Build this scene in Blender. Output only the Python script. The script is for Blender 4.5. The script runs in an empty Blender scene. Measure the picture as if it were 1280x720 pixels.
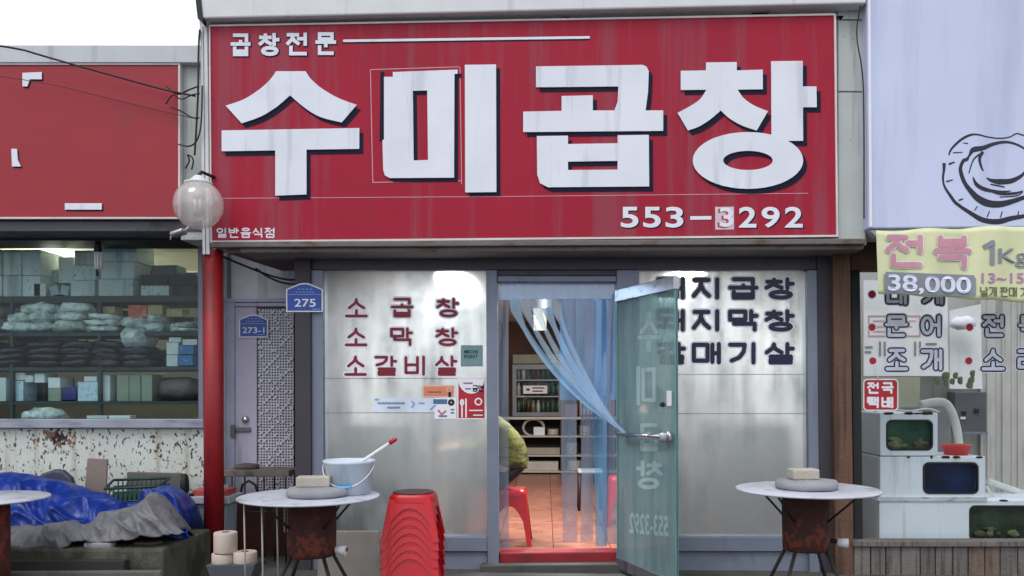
import bpy, bmesh, math, random
from mathutils import Vector, Matrix, noise
random.seed(7)
sc = bpy.context.scene
C = sc.collection
R = math.radians
# ------------------------------------------------------------------ camera
F, HZ, D, H = 1065.0, 485.0, 6.6, 1.41
PSI, RHO = R(2.25), 0.003
CAM = Vector((D*math.tan(PSI), -D, H))
RT = Vector((math.cos(PSI), math.sin(PSI), 0)); FW = Vector((-math.sin(PSI), math.cos(PSI), 0)); UP = Vector((0, 0, 1))
cam = bpy.data.cameras.new('camera'); co = bpy.data.objects.new('camera', cam); C.objects.link(co); sc.camera = co
cam.sensor_width = 36; cam.lens = F/1280*36; cam.shift_y = (HZ-360)/1280; cam.clip_end = 2000; cam.clip_start = .05
r2 = RT*math.cos(RHO) - UP*math.sin(RHO); u2 = RT*math.sin(RHO) + UP*math.cos(RHO)
m3 = Matrix((r2, u2, -FW)).transposed(); co.matrix_world = Matrix.Translation(CAM) @ m3.to_4x4()
# ------------------------------------------------------------------ light
w = bpy.data.worlds.new('World'); sc.world = w; w.use_nodes = True
nt = w.node_tree; bg = nt.nodes['Background']
sky = nt.nodes.new('ShaderNodeTexSky'); sky.sky_type = 'NISHITA'; sky.sun_disc = False
sky.sun_elevation = R(58); sky.sun_rotation = R(205); sky.air_density = 1.0; sky.dust_density = 4.0; sky.ozone_density = 1.0
hs = nt.nodes.new('ShaderNodeHueSaturation'); hs.inputs['Saturation'].default_value = .33
oc = nt.nodes.new('ShaderNodeMix'); oc.data_type = 'RGBA'; oc.inputs[0].default_value = .8; oc.inputs[7].default_value = (9.3, 9.7, 10.6, 1)   # even overcast over the sky
nt.links.new(sky.outputs[0], hs.inputs['Color']); nt.links.new(hs.outputs[0], oc.inputs[6]); nt.links.new(oc.outputs[2], bg.inputs[0]); bg.inputs[1].default_value = .12
sl = bpy.data.lights.new('sun', 'SUN'); so = bpy.data.objects.new('sun', sl); C.objects.link(so)
sl.energy = .9; sl.angle = R(25); sl.color = (1, .97, .93)
_el, _az = R(58), R(205)
so.rotation_euler = Vector((-math.sin(_az)*math.cos(_el), -math.cos(_az)*math.cos(_el), -math.sin(_el))).to_track_quat('-Z', 'Y').to_euler()
sc.view_settings.view_transform = 'Standard'; sc.view_settings.look = 'None'; sc.view_settings.exposure = .22; sc.view_settings.gamma = 1
sc.cycles.max_bounces = 10; sc.cycles.transparent_max_bounces = 24; sc.cycles.caustics_reflective = False; sc.cycles.caustics_refractive = False
sc.cycles.sample_clamp_indirect = 6
# ------------------------------------------------------------------ helpers
def U(px, py, Y):                      # where the sight line of a photo pixel meets the plane at depth Y
    a, b = (px-640)/F, (HZ-py)/F
    u = a*math.cos(RHO)+b*math.sin(RHO); v = -a*math.sin(RHO)+b*math.cos(RHO)
    d = FW + RT*u + UP*v
    return CAM + d*((Y-CAM.y)/d.y)
def S(px, Y): return (U(px+1, HZ, Y)-U(px, HZ, Y)).x      # metres per photo pixel at depth Y
def X(px, Y, py=500): return U(px, py, Y).x
def Z(py, Y, px=640): return U(px, py, Y).z
def lin(c): return tuple((x/12.92 if x <= .04045 else ((x+.055)/1.055)**2.4) for x in c)
def col(h): return lin(tuple(int(h[i:i+2], 16)/255 for i in (0, 2, 4)))+(1,)

def mat(name, h, rough=.6, metal=0., var=.12, scale=5., bump=.0, bscale=40., dirt=None, damt=.5, dscale=(6, 6, .7), dth=.55, rnd=0., emit=0., spec=.5, speck=None, sscale=30, sth=.62):
    m = bpy.data.materials.new(name); m.use_nodes = True
    n, l = m.node_tree.nodes, m.node_tree.links
    p = n['Principled BSDF']; p.inputs['Roughness'].default_value = rough; p.inputs['Metallic'].default_value = metal
    p.inputs['Specular IOR Level'].default_value = spec
    c = col(h) if isinstance(h, str) else h
    tc = n.new('ShaderNodeTexCoord')
    nz = n.new('ShaderNodeTexNoise'); nz.inputs['Scale'].default_value = scale; nz.inputs['Detail'].default_value = 6
    oi = n.new('ShaderNodeObjectInfo')
    ad = n.new('ShaderNodeVectorMath'); ad.operation = 'ADD'
    ml = n.new('ShaderNodeVectorMath'); ml.operation = 'SCALE'; ml.inputs[3].default_value = 7.3
    cb = n.new('ShaderNodeCombineXYZ')
    for i in range(3): l.new(oi.outputs['Random'], cb.inputs[i])
    l.new(cb.outputs[0], ml.inputs[0]); l.new(tc.outputs['Object'], ad.inputs[0]); l.new(ml.outputs[0], ad.inputs[1])
    l.new(ad.outputs[0], nz.inputs['Vector'])
    mr = n.new('ShaderNodeMapRange'); mr.inputs[1].default_value = .3; mr.inputs[2].default_value = .7
    mr.inputs[3].default_value = 1-var; mr.inputs[4].default_value = 1+var; l.new(nz.outputs[0], mr.inputs[0])
    val = mr.outputs[0]
    if rnd:
        mr2 = n.new('ShaderNodeMapRange'); mr2.inputs[3].default_value = 1-rnd; mr2.inputs[4].default_value = 1+rnd
        l.new(oi.outputs['Random'], mr2.inputs[0])
        mm = n.new('ShaderNodeMath'); mm.operation = 'MULTIPLY'; l.new(val, mm.inputs[0]); l.new(mr2.outputs[0], mm.inputs[1]); val = mm.outputs[0]
    h2 = n.new('ShaderNodeHueSaturation'); h2.inputs['Color'].default_value = c; l.new(val, h2.inputs['Value'])
    out = h2.outputs[0]
    def layer(out, hexc, sc3, th, amt, wid=.12, det=5):
        mp = n.new('ShaderNodeMapping'); mp.inputs['Scale'].default_value = sc3; l.new(ad.outputs[0], mp.inputs[0])
        z = n.new('ShaderNodeTexNoise'); z.inputs['Scale'].default_value = 1; z.inputs['Detail'].default_value = det; z.inputs['Roughness'].default_value = .6
        l.new(mp.outputs[0], z.inputs['Vector'])
        q = n.new('ShaderNodeMapRange'); q.inputs[1].default_value = th; q.inputs[2].default_value = th+wid; q.inputs[4].default_value = amt
        l.new(z.outputs[0], q.inputs[0])
        mx = n.new('ShaderNodeMix'); mx.data_type = 'RGBA'; l.new(q.outputs[0], mx.inputs[0]); l.new(out, mx.inputs[6]); mx.inputs[7].default_value = col(hexc)
        return mx.outputs[2]
    if dirt: out = layer(out, dirt, dscale, dth, damt)
    if speck: out = layer(out, speck, (sscale, sscale, sscale) if not isinstance(sscale, tuple) else sscale, sth, .9, .03, 2)
    l.new(out, p.inputs['Base Color'])
    rr = n.new('ShaderNodeMapRange'); rr.inputs[3].default_value = max(rough-.1, .02); rr.inputs[4].default_value = min(rough+.12, 1); l.new(nz.outputs[0], rr.inputs[0]); l.new(rr.outputs[0], p.inputs['Roughness'])
    if bump:
        z = n.new('ShaderNodeTexNoise'); z.inputs['Scale'].default_value = bscale; z.inputs['Detail'].default_value = 5; l.new(ad.outputs[0], z.inputs['Vector'])
        b = n.new('ShaderNodeBump'); b.inputs['Strength'].default_value = bump; b.inputs['Distance'].default_value = .02; l.new(z.outputs[0], b.inputs['Height']); l.new(b.outputs[0], p.inputs['Normal'])
    if emit:
        p.inputs['Emission Color'].default_value = c; p.inputs['Emission Strength'].default_value = emit
    return m
def glassmat(name, tint, gloss=.08, rough=.02, haze=0., hazecol='c8d0d4', refr=0., rrough=.5, trans=0., fres=.9, hv=.25, blot=0):
    m = bpy.data.materials.new(name); m.use_nodes = True
    n, l = m.node_tree.nodes, m.node_tree.links; n.clear()
    o = n.new('ShaderNodeOutputMaterial'); t = n.new('ShaderNodeBsdfTransparent'); t.inputs[0].default_value = col(tint)
    g = n.new('ShaderNodeBsdfGlossy'); g.inputs['Roughness'].default_value = rough
    lw = n.new('ShaderNodeLayerWeight'); lw.inputs['Blend'].default_value = .5
    pw = n.new('ShaderNodeMath'); pw.operation = 'POWER'; l.new(lw.outputs['Facing'], pw.inputs[0]); pw.inputs[1].default_value = 5
    ma = n.new('ShaderNodeMath'); ma.operation = 'MULTIPLY_ADD'; l.new(pw.outputs[0], ma.inputs[0]); ma.inputs[1].default_value = fres; ma.inputs[2].default_value = gloss; ma.use_clamp = True
    base = t.outputs[0]
    def mix(a, b, f):
        x = n.new('ShaderNodeMixShader'); l.new(a, x.inputs[1]); l.new(b, x.inputs[2])
        if isinstance(f, float): x.inputs[0].default_value = f
        else: l.new(f, x.inputs[0])
        return x.outputs[0]
    if refr:
        q = n.new('ShaderNodeBsdfRefraction'); q.inputs['IOR'].default_value = 1.25; q.inputs['Roughness'].default_value = rrough; q.inputs[0].default_value = col(tint)
        base = mix(base, q.outputs[0], refr)
    if trans:
        q = n.new('ShaderNodeBsdfTranslucent'); q.inputs[0].default_value = col(hazecol); base = mix(base, q.outputs[0], trans)
    if haze:
        tc = n.new('ShaderNodeTexCoord'); mp = n.new('ShaderNodeMapping'); mp.inputs['Scale'].default_value = (9, 9, 1.2); l.new(tc.outputs['Object'], mp.inputs[0])
        z = n.new('ShaderNodeTexNoise'); z.inputs['Scale'].default_value = 1; z.inputs['Detail'].default_value = 6; l.new(mp.outputs[0], z.inputs['Vector'])
        q2 = n.new('ShaderNodeMapRange'); q2.inputs[1].default_value = .3; q2.inputs[2].default_value = .7; q2.inputs[3].default_value = haze*(1-hv); q2.inputs[4].default_value = min(haze*(1+hv), 1); l.new(z.outputs[0], q2.inputs[0])
        hz = q2.outputs[0]
        if blot:
            z3 = n.new('ShaderNodeTexNoise'); z3.inputs['Scale'].default_value = blot; z3.inputs['Detail'].default_value = 7; z3.inputs['Roughness'].default_value = .65; l.new(tc.outputs['Object'], z3.inputs['Vector'])
            q3 = n.new('ShaderNodeMapRange'); q3.inputs[1].default_value = .35; q3.inputs[2].default_value = .68; q3.inputs[3].default_value = .35; q3.inputs[4].default_value = 1.7; l.new(z3.outputs[0], q3.inputs[0])
            mq = n.new('ShaderNodeMath'); mq.operation = 'MULTIPLY'; mq.use_clamp = True; l.new(hz, mq.inputs[0]); l.new(q3.outputs[0], mq.inputs[1]); hz = mq.outputs[0]
        q = n.new('ShaderNodeBsdfDiffuse'); q.inputs[0].default_value = col(hazecol); base = mix(base, q.outputs[0], hz)
    l.new(mix(base, g.outputs[0], ma.outputs[0]), o.inputs[0])
    return m

class MB:
    def __init__(s): s.v = []; s.f = []; s.mi = []; s.m = 0; s.sm = []; s.smooth = False
    def face(s, idx): s.f.append(tuple(idx)); s.mi.append(s.m); s.sm.append(s.smooth)
    def add(s, vs, fs):
        b = len(s.v); s.v += [Vector(p) for p in vs]
        for f in fs: s.face([b+i for i in f])
        return s
    def box(s, x0, x1, y0, y1, z0, z1):
        return s.add([(x0, y0, z0), (x1, y0, z0), (x1, y1, z0), (x0, y1, z0), (x0, y0, z1), (x1, y0, z1), (x1, y1, z1), (x0, y1, z1)],
                     [(0, 3, 2, 1), (4, 5, 6, 7), (0, 1, 5, 4), (1, 2, 6, 5), (2, 3, 7, 6), (3, 0, 4, 7)])
    def pbox(s, px0, py0, px1, py1, Y0, Y1):  # front face spans a photo rectangle at depth Y0, body goes back to Y1
        c = (px0+px1)/2; e = (py0+py1)/2
        return s.box(X(px0, Y0, e), X(px1, Y0, e), Y0, Y1, Z(py1, Y0, c), Z(py0, Y0, c))
    def prism(s, pts, y0, y1):         # pts (x, z) outline, any simple polygon
        n = len(pts); b = len(s.v)
        s.v += [Vector((x, y0, z)) for x, z in pts]+[Vector((x, y1, z)) for x, z in pts]
        s.face([b+i for i in range(n)]); s.face([b+n+i for i in reversed(range(n))])
        for i in range(n): j = (i+1) % n; s.face([b+i, b+n+i, b+n+j, b+j])
        return s
    def pprism(s, pp, Y0, Y1): return s.prism([(U(x, y, Y0).x, U(x, y, Y0).z) for x, y in pp], Y0, Y1)
    def ring(s, outer, inner, y0, y1):  # outline with a hole, same point count
        n = len(outer); b = len(s.v)
        for P in (outer, inner):
            for y in (y0, y1): s.v += [Vector((x, y, z)) for x, z in P]
        for i in range(n):
            j = (i+1) % n
            s.face([b+i, b+j, b+2*n+j, b+2*n+i]); s.face([b+n+i, b+3*n+i, b+3*n+j, b+n+j])
            s.face([b+i, b+n+i, b+n+j, b+j]); s.face([b+2*n+i, b+2*n+j, b+3*n+j, b+3*n+i])
        return s
    def tube(s, pts, r, n=8, cap=True):
        pts = [Vector(p) for p in pts]; rs = r if isinstance(r, (list, tuple)) else [r]*len(pts); b = len(s.v); sm = s.smooth; s.smooth = True
        up = None
        for i, p in enumerate(pts):
            t = (pts[min(i+1, len(pts)-1)]-pts[max(i-1, 0)]).normalized()
            if up is None: up = Vector((0, 0, 1)) if abs(t.z) < .9 else Vector((0, 1, 0))
            a = t.cross(up).normalized(); c2 = a.cross(t).normalized(); up = c2
            for k in range(n):
                an = 2*math.pi*k/n; s.v.append(p+(a*math.cos(an)+c2*math.sin(an))*rs[i])
        for i in range(len(pts)-1):
            for k in range(n): s.face([b+i*n+k, b+i*n+(k+1) % n, b+(i+1)*n+(k+1) % n, b+(i+1)*n+k])
        s.smooth = False
        if cap: s.face([b+k for k in reversed(range(n))]); s.face([b+(len(pts)-1)*n+k for k in range(n)])
        s.smooth = sm; return s
    def lathe(s, prof, c, n=24, smooth=True):   # prof (r, z) bottom to top
        b = len(s.v); c = Vector(c); sm = s.smooth; s.smooth = smooth
        for r, z in prof:
            for k in range(n):
                a = 2*math.pi*k/n; s.v.append(c+Vector((r*math.cos(a), r*math.sin(a), z)))
        for i in range(len(prof)-1):
            for k in range(n): s.face([b+i*n+k, b+i*n+(k+1) % n, b+(i+1)*n+(k+1) % n, b+(i+1)*n+k])
        s.smooth = False
        s.face([b+k for k in reversed(range(n))]); s.face([b+(len(prof)-1)*n+k for k in range(n)])
        s.smooth = sm; return s
    def blob(s, c, rad, n=14, m=8, amp=.12, sq=1., seed=0., fz=2.2):  # lumpy ellipsoid (sq < 1: boxier)
        c = Vector(c); b = len(s.v); sm = s.smooth; s.smooth = True
        def pw(x): return math.copysign(abs(x)**sq, x)
        for i in range(m+1):
            th = math.pi*i/m
            for k in range(n):
                ph = 2*math.pi*k/n
                d = Vector((pw(math.sin(th))*pw(math.cos(ph)), pw(math.sin(th))*pw(math.sin(ph)), -pw(math.cos(th))))
                f = 1+amp*noise.noise(d*fz+Vector((seed, seed*1.7, 3.1)))
                s.v.append(c+Vector((d.x*rad[0], d.y*rad[1], d.z*rad[2]))*f)
        for i in range(m):
            for k in range(n): s.face([b+i*n+k, b+i*n+(k+1) % n, b+(i+1)*n+(k+1) % n, b+(i+1)*n+k])
        s.smooth = sm; return s
    def xf(s, M, start=0):
        for i in range(start, len(s.v)): s.v[i] = M @ s.v[i]
        return s
    def build(s, name, mats, parent=None, bev=0., label=None, kind=None, origin=None, sub=0):
        if not isinstance(mats, (list, tuple)): mats = [mats]
        if parent is not None: o0 = WORG[parent.name]
        elif origin is not None: o0 = Vector(origin)
        else:
            xs = [p.x for p in s.v]; ys = [p.y for p in s.v]; o0 = Vector(((min(xs)+max(xs))/2, (min(ys)+max(ys))/2, min(p.z for p in s.v)))
        me = bpy.data.meshes.new(name); me.from_pydata([tuple(p-o0) for p in s.v], [], s.f)
        for mm in mats: me.materials.append(mm)
        me.polygons.foreach_set('material_index', s.mi); me.polygons.foreach_set('use_smooth', s.sm); me.update()
        o = bpy.data.objects.new(name, me); C.objects.link(o); WORG[o.name] = o0
        if parent is not None: o.parent = parent
        else: o.location = o0
        if bev:
            b = o.modifiers.new('bevel', 'BEVEL'); b.width = bev; b.segments = 2; b.limit_method = 'ANGLE'; b.angle_limit = R(40)
        if sub: q = o.modifiers.new('subdivision', 'SUBSURF'); q.levels = sub; q.render_levels = sub
        if label: o['label'] = label
        if kind: o['kind'] = kind
        return o
WORG = {}
def thing(name, loc, label, cat, group=None):
    o = bpy.data.objects.new(name, None); C.objects.link(o); o.location = loc; o.empty_display_size = .1; WORG[o.name] = Vector(loc)
    return tag(o, label, cat, group)
def tag(o, label, cat, group=None):
    o['label'] = label; o['category'] = cat
    if group: o['group'] = group
    return o
def copy_tree(o, delta=None, parent=None, label=None):
    c = o.copy(); C.objects.link(c); WORG[c.name] = WORG[o.name]+(delta or Vector())
    if parent: c.parent = parent
    elif delta is not None: c.location = o.location+delta
    if label: c['label'] = label
    for ch in list(o.children): copy_tree(ch, delta, c)
    return c
def rrect(x0, z0, x1, z1, r, n=6):
    P = []
    for cx, cz, a0 in ((x1-r, z1-r, 0), (x0+r, z1-r, 90), (x0+r, z0+r, 180), (x1-r, z0+r, 270)):
        for i in range(n+1): a = R(a0+90*i/n); P.append((cx+r*math.cos(a), cz+r*math.sin(a)))
    return P
def rect_like(P, x0, z0, x1, z1):       # the same count of points pushed out to a rectangle
    n = len(P)//4; Q = []
    for k, (cx, cz) in enumerate(((x1, z1), (x0, z1), (x0, z0), (x1, z0))):
        for i in range(n):
            x, z = P[k*n+i]; f = i/(n-1)
            if k == 0: q = (x1, z+(z1-z)*min(1, f*2)) if f <= .5 else (x+(x1-x)*min(1, 2-2*f), z1)
            elif k == 1: q = (x+(x0-x)*min(1, f*2), z1) if f <= .5 else (x0, z+(z1-z)*min(1, 2-2*f))
            elif k == 2: q = (x0, z+(z0-z)*min(1, f*2)) if f <= .5 else (x+(x0-x)*min(1, 2-2*f), z0)
            else: q = (x+(x1-x)*min(1, f*2), z0) if f <= .5 else (x1, z+(z0-z)*min(1, 2-2*f))
            Q.append(q)
    return Q
# ------------------------------------------------------------------ lettering (jamo strokes, y down, unit box)
def arc(cx, cy, rx, ry, a0=0, a1=360, n=14): return [(cx+rx*math.cos(R(a0+(a1-a0)*i/n)), cy+ry*math.sin(R(a0+(a1-a0)*i/n))) for i in range(n+1)]
JA = {'ㄱ': [[(0, 0), (1, 0), (1, 1)]], 'ㄱv': [[(0, 0), (.95, 0), (.88, .45), (.6, .8), (.1, 1)]], 'ㄴ': [[(0, 0), (0, 1), (1, 1)]],
      'ㄷ': [[(1, 0), (0, 0), (0, 1), (1, 1)]], 'ㄹ': [[(0, 0), (1, 0), (1, .5), (0, .5), (0, 1), (1, 1)]], 'ㅁ': [[(0, 0), (1, 0), (1, 1), (0, 1), (0, 0)]],
      'ㅂ': [[(0, 0), (0, 1), (1, 1), (1, 0)], [(0, .48), (1, .48)]], 'ㅅ': [[(.5, 0), (.42, .45), (.02, 1)], [(.48, .2), (.62, .6), (1, 1)]],
      'ㅇ': [arc(.5, .5, .5, .5)], 'ㅈ': [[(.05, 0), (.95, 0)], [(.5, 0), (.42, .5), (0, 1)], [(.47, .35), (.65, .7), (1, 1)]],
      'ㅊ': [[(.5, 0), (.5, .24)], [(.05, .26), (.95, .26)], [(.5, .26), (.42, .6), (0, 1)], [(.47, .5), (.65, .75), (1, 1)]],
      'ㅌ': [[(1, 0), (0, 0), (0, 1), (1, 1)], [(0, .5), (.9, .5)]], 'ㅍ': [[(0, 0), (1, 0)], [(0, 1), (1, 1)], [(.28, 0), (.28, 1)], [(.72, 0), (.72, 1)]]}
VV = {'ㅏ': [[(.3, 0), (.3, 1)], [(.3, .5), (1, .5)]], 'ㅐ': [[(.15, .03), (.15, .97)], [(.85, 0), (.85, 1)], [(.15, .5), (.85, .5)]],
      'ㅓ': [[(.85, 0), (.85, 1)], [(0, .45), (.85, .45)]], 'ㅕ': [[(.85, 0), (.85, 1)], [(.1, .32), (.85, .32)], [(.1, .6), (.85, .6)]], 'ㅔ': [[(.5, .03), (.5, .97)], [(1, 0), (1, 1)], [(0, .48), (.5, .48)]], 'ㅣ': [[(.6, 0), (.6, 1)]]}
VH = {'ㅗ': [[(0, 1), (1, 1)], [(.5, 0), (.5, 1)]], 'ㅜ': [[(0, 0), (1, 0)], [(.5, 0), (.5, 1)]], 'ㅡ': [[(0, .5), (1, .5)]]}
LI = 'ㄱㄲㄴㄷㄸㄹㅁㅂㅃㅅㅆㅇㅈㅉㅊㅋㅌㅍㅎ'; VI = 'ㅏㅐㅑㅒㅓㅔㅕㅖㅗㅘㅙㅚㅛㅜㅝㅞㅟㅠㅡㅢㅣ'
TI = ['', 'ㄱ', 'ㄲ', 'ㄳ', 'ㄴ', 'ㄵ', 'ㄶ', 'ㄷ', 'ㄹ', 'ㄺ', 'ㄻ', 'ㄼ', 'ㄽ', 'ㄾ', 'ㄿ', 'ㅀ', 'ㅁ', 'ㅂ', 'ㅄ', 'ㅅ', 'ㅆ', 'ㅇ', 'ㅈ', 'ㅊ', 'ㅋ', 'ㅌ', 'ㅍ', 'ㅎ']
def put(st, x0, y0, x1, y1): return [[(x0+(x1-x0)*a, y0+(y1-y0)*b) for a, b in p] for p in st]
def hangul(ch):
    k = ord(ch)-0xAC00; a, v, t = LI[k//588], VI[(k % 588)//28], TI[k % 28]
    hgt = .5 if t else 1.
    if v == 'ㅙ': return put(JA[a], .02, 0, .52, .42)+put(VH['ㅗ'], 0, .55, .58, .82)+put(VV['ㅐ'], .68, 0, 1, 1)
    if v in VV:
        wv = .66 if v != 'ㅐ' else .6
        o = put(JA['ㄱv' if a == 'ㄱ' else a], 0, .04*hgt, wv-.12 if v in 'ㅓㅔㅕ' else wv-.08, hgt*.92 if t else .9)
        o += put(VV[v], wv-.08 if v in 'ㅓㅔㅕ' else wv+.05, 0, 1, hgt if t else 1)
        if t: o += put(JA[t], .16, .68, .93, 1)
    else:
        if t: o = put(JA[a], .14, 0, .86, .26)+put(VH[v], 0, .34 if v == 'ㅗ' else .42, 1, .46 if v == 'ㅗ' else .6)+put(JA[t], .14, .68, .86, 1)
        else: o = put(JA[a], .12, 0, .88, .52)+put(VH[v], 0, .66, 1, 1)
    return o
def rows(text, x0, y0, x1, y1, cw, ch=None):       # text spread over a photo rectangle, each syllable cw wide
    n = len(text); st = []
    for i, c in enumerate(text):
        if c == ' ': continue
        a = x0+(x1-x0-cw)*(i/(n-1) if n > 1 else 0)
        st += put(hangul(c), a, y0, a+cw, y1)
    return st
def strokes(mb, st, wd, fn, d0, rnd=True):
    k = 0
    for p in st:
        for i, (x, y) in enumerate(p):
            if i < len(p)-1:
                x2, y2 = p[i+1]; L = math.hypot(x2-x, y2-y) or 1; ex, ey = (x2-x)/L*wd/2, (y2-y)/L*wd/2; nx, ny = -ey, ex
                e = 0 if rnd else 1
                d = d0+k*4e-5; k = (k+1) % 12
                q = [(x-ex*e+nx, y-ey*e+ny), (x2+ex*e+nx, y2+ey*e+ny), (x2+ex*e-nx, y2+ey*e-ny), (x-ex*e-nx, y-ey*e-ny)]
                mb.add([fn(a, b, d) for a, b in q], [(0, 1, 2, 3)])
            if rnd:
                d = d0+k*4e-5; k = (k+1) % 12
                mb.add([fn(x+wd/2*math.cos(R(45*j+22.5)), y+wd/2*math.sin(R(45*j+22.5)), d) for j in range(8)], [tuple(range(8))])
    return mb
def flat(Y): return lambda x, y, d: U(x, y, Y-d)
_fc = {}
def glyphs(text, off=.02):
    if (text, off) not in _fc:
        c = bpy.data.curves.new('text', 'FONT'); c.body = text; c.size = 1; c.offset = off; c.fill_mode = 'FRONT'
        o = bpy.data.objects.new('text', c); C.objects.link(o); dg = bpy.context.evaluated_depsgraph_get()
        me = bpy.data.meshes.new_from_object(o.evaluated_get(dg)); vs = [v.co.copy() for v in me.vertices]; fs = [tuple(p.vertices) for p in me.polygons]
        bpy.data.objects.remove(o); bpy.data.curves.remove(c); bpy.data.meshes.remove(me)
        x0 = min(v.x for v in vs); x1 = max(v.x for v in vs); y0 = min(v.y for v in vs); y1 = max(v.y for v in vs)
        _fc[(text, off)] = ([((v.x-x0)/(x1-x0), 1-(v.y-y0)/(y1-y0)) for v in vs], fs)
    return _fc[(text, off)]
def font(mb, text, x0, y0, x1, y1, fn, d, off=.02, flip=False):
    vs, fs = glyphs(text, off)
    mb.add([fn(x0+(x1-x0)*((1-a) if flip else a), y0+(y1-y0)*b, d) for a, b in vs], fs); return mb
# ------------------------------------------------------------------ materials
sign_red = mat('sign red vinyl', (.36, .012, .036, 1), .5, var=.08, scale=1.6, dirt='8c5460', damt=.42, dscale=(6, 6, .35), dth=.5, spec=.22, bump=.03, bscale=3)
white_letter = mat('white letter acrylic', 'e4e7f0', .45, var=.05, scale=3, dirt='a9adbc', damt=.35, dscale=(9, 9, .8), dth=.56, spec=.3)
white_paint = mat('white painted metal', 'd8dadb', .5, var=.05, dirt='8d8a82', damt=.4, dscale=(7, 7, .8), dth=.58)
navy = mat('navy print', '12142e', .6, var=.05, spec=.2)
line_pink = mat('pale pink line', 'd8a0ac', .5)
grey_ledge = mat('stained grey ledge', '6d6764', .75, bump=.3, dirt='5a3a2a', damt=.7, dscale=(4, 4, 9), dth=.56)
dark_frame = mat('dark painted frame', '4a4a55', .5, var=.1, dirt='2e2c30', damt=.5, dscale=(5, 5, .8))
post_dark = mat('dark brown post', '3d3840', .6, var=.1, dirt='262228', damt=.5)
alu = mat('blue grey aluminium', '7a8292', .45, metal=.15, var=.06, dirt='6a6a78', damt=.45, dscale=(10, 10, .9), dth=.56)
alu_low = mat('grey lower panel', '7b8090', .5, var=.1, dirt='4c4c52', damt=.6, dscale=(3, 3, 2))
silver = mat('weathered silver', 'b4b4b8', .35, metal=.7, dirt='4e4a46', damt=.7, dscale=(9, 9, 20), dth=.55)
chrome = mat('chrome', 'd0d0d4', .15, metal=1, var=.04)
black = mat('black rubber', '18181b', .6)
dark_iron = mat('dark iron rod', '2d2826', .6, metal=.4)
cladding = mat('pale cladding', 'b9bfbb', .6, var=.05, dirt='80837c', damt=.5, dscale=(14, 14, .8), dth=.56, speck='403c38', sscale=24, sth=.72)
red_pipe = mat('red painted pipe', '8e1218', .5, var=.15, dirt='4e1014', damt=.65, dscale=(5, 5, 1.2), speck='c8b8b0', sscale=35, sth=.76)
red_plastic = mat('red plastic', 'c20a1e', .32, var=.06, bump=.04)
red_sill = mat('red threshold', '8a1a22', .5, dirt='4a2422', damt=.5, dscale=(4, 4, 4))
frost = glassmat('frosted film glass', 'dcdee0', .012, .2, haze=.33, hazecol='969b9c', refr=1., rrough=.5, trans=.55, hv=.8, blot=2.6)
clear = glassmat('clear glass', 'fafafa', .015)
shopglass = glassmat('dusty shop glass', 'eef6f6', .016, .03)
door_glass = glassmat('green tinted glass', 'bcd2d2', .03, .05, haze=.4, hazecol='93acae', fres=.45)
pvc = glassmat('blue clear strip plastic', 'd2e2f4', .13, .12, haze=.34, hazecol='aad2ee')
pvc2 = glassmat('greyish strip plastic', 'd8dfea', .06, .15, haze=.36, hazecol='b0bccf')
pvc3 = glassmat('folded blue strip plastic', 'b4d6f2', .12, .14, haze=.5, hazecol='8cc6ee')
frost_letter = glassmat('frosted letter film', 'd0e2e0', .01, .2, haze=.46, hazecol='b8d0d0')
globe_glass = glassmat('smoky clear globe', 'f2eeec', .07, .05, haze=.34, hazecol='f8f2ec')
tile_o = mat('orange wood look tile', '9c6450', .3, var=.2, scale=9, dirt='6e4438', damt=.5, dscale=(3, 20, 3), dth=.52, rnd=.08)
grout = mat('tile joint', '6b4334', .8)
conc = mat('old concrete', '7c7a72', .9, var=.2, bump=.5, bscale=30, dirt='46503a', damt=.7, dscale=(4, 4, 3), dth=.5)
stone = mat('grey stone', '8d8d92', .9, var=.15, bump=.4, bscale=60)
stone_l = mat('pale brick block', 'b3aca0', .9, var=.12, bump=.4, bscale=80)
rust = mat('rusty red drum', '4a241c', .75, metal=.2, var=.3, scale=9, bump=.3, dirt='8a2f22', damt=.9, dscale=(14, 14, 9), dth=.5)
rust_lo = mat('rusty red drum foot', '9c3526', .65, var=.2, scale=12, bump=.3, dirt='3a1a14', damt=.9, dscale=(22, 22, 14), dth=.55)
table_white = mat('white table top', 'bcbfca', .35, var=.08, dirt='76726e', damt=.55, dscale=(7, 7, 7), dth=.54, speck='5a4a40', sscale=26, sth=.71)
bucket_w = mat('pale bucket plastic', 'c6d2de', .4, var=.05, dirt='9aa2aa', damt=.4, dscale=(9, 9, 3))
blue_grip = mat('light blue plastic', '56a8d8', .4)
tarp_blue = mat('blue tarpaulin', '0d3088', .34, var=.25, scale=6, bump=.5, bscale=18, dirt='0a2058', damt=.5, dscale=(6, 6, 6))
tarp_grey = mat('grey weathered sheet', '6c6c70', .5, var=.25, scale=7, bump=.7, bscale=17, dirt='46423e', damt=.6, dscale=(7, 7, 7))
peel = mat('peeling cream wall', 'c9cec6', .8, var=.06, bump=.15, dirt='a59c88', damt=.6, dscale=(16, 16, .8), dth=.53, speck='2a211c', sscale=(38, 38, 24), sth=.60)
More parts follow.
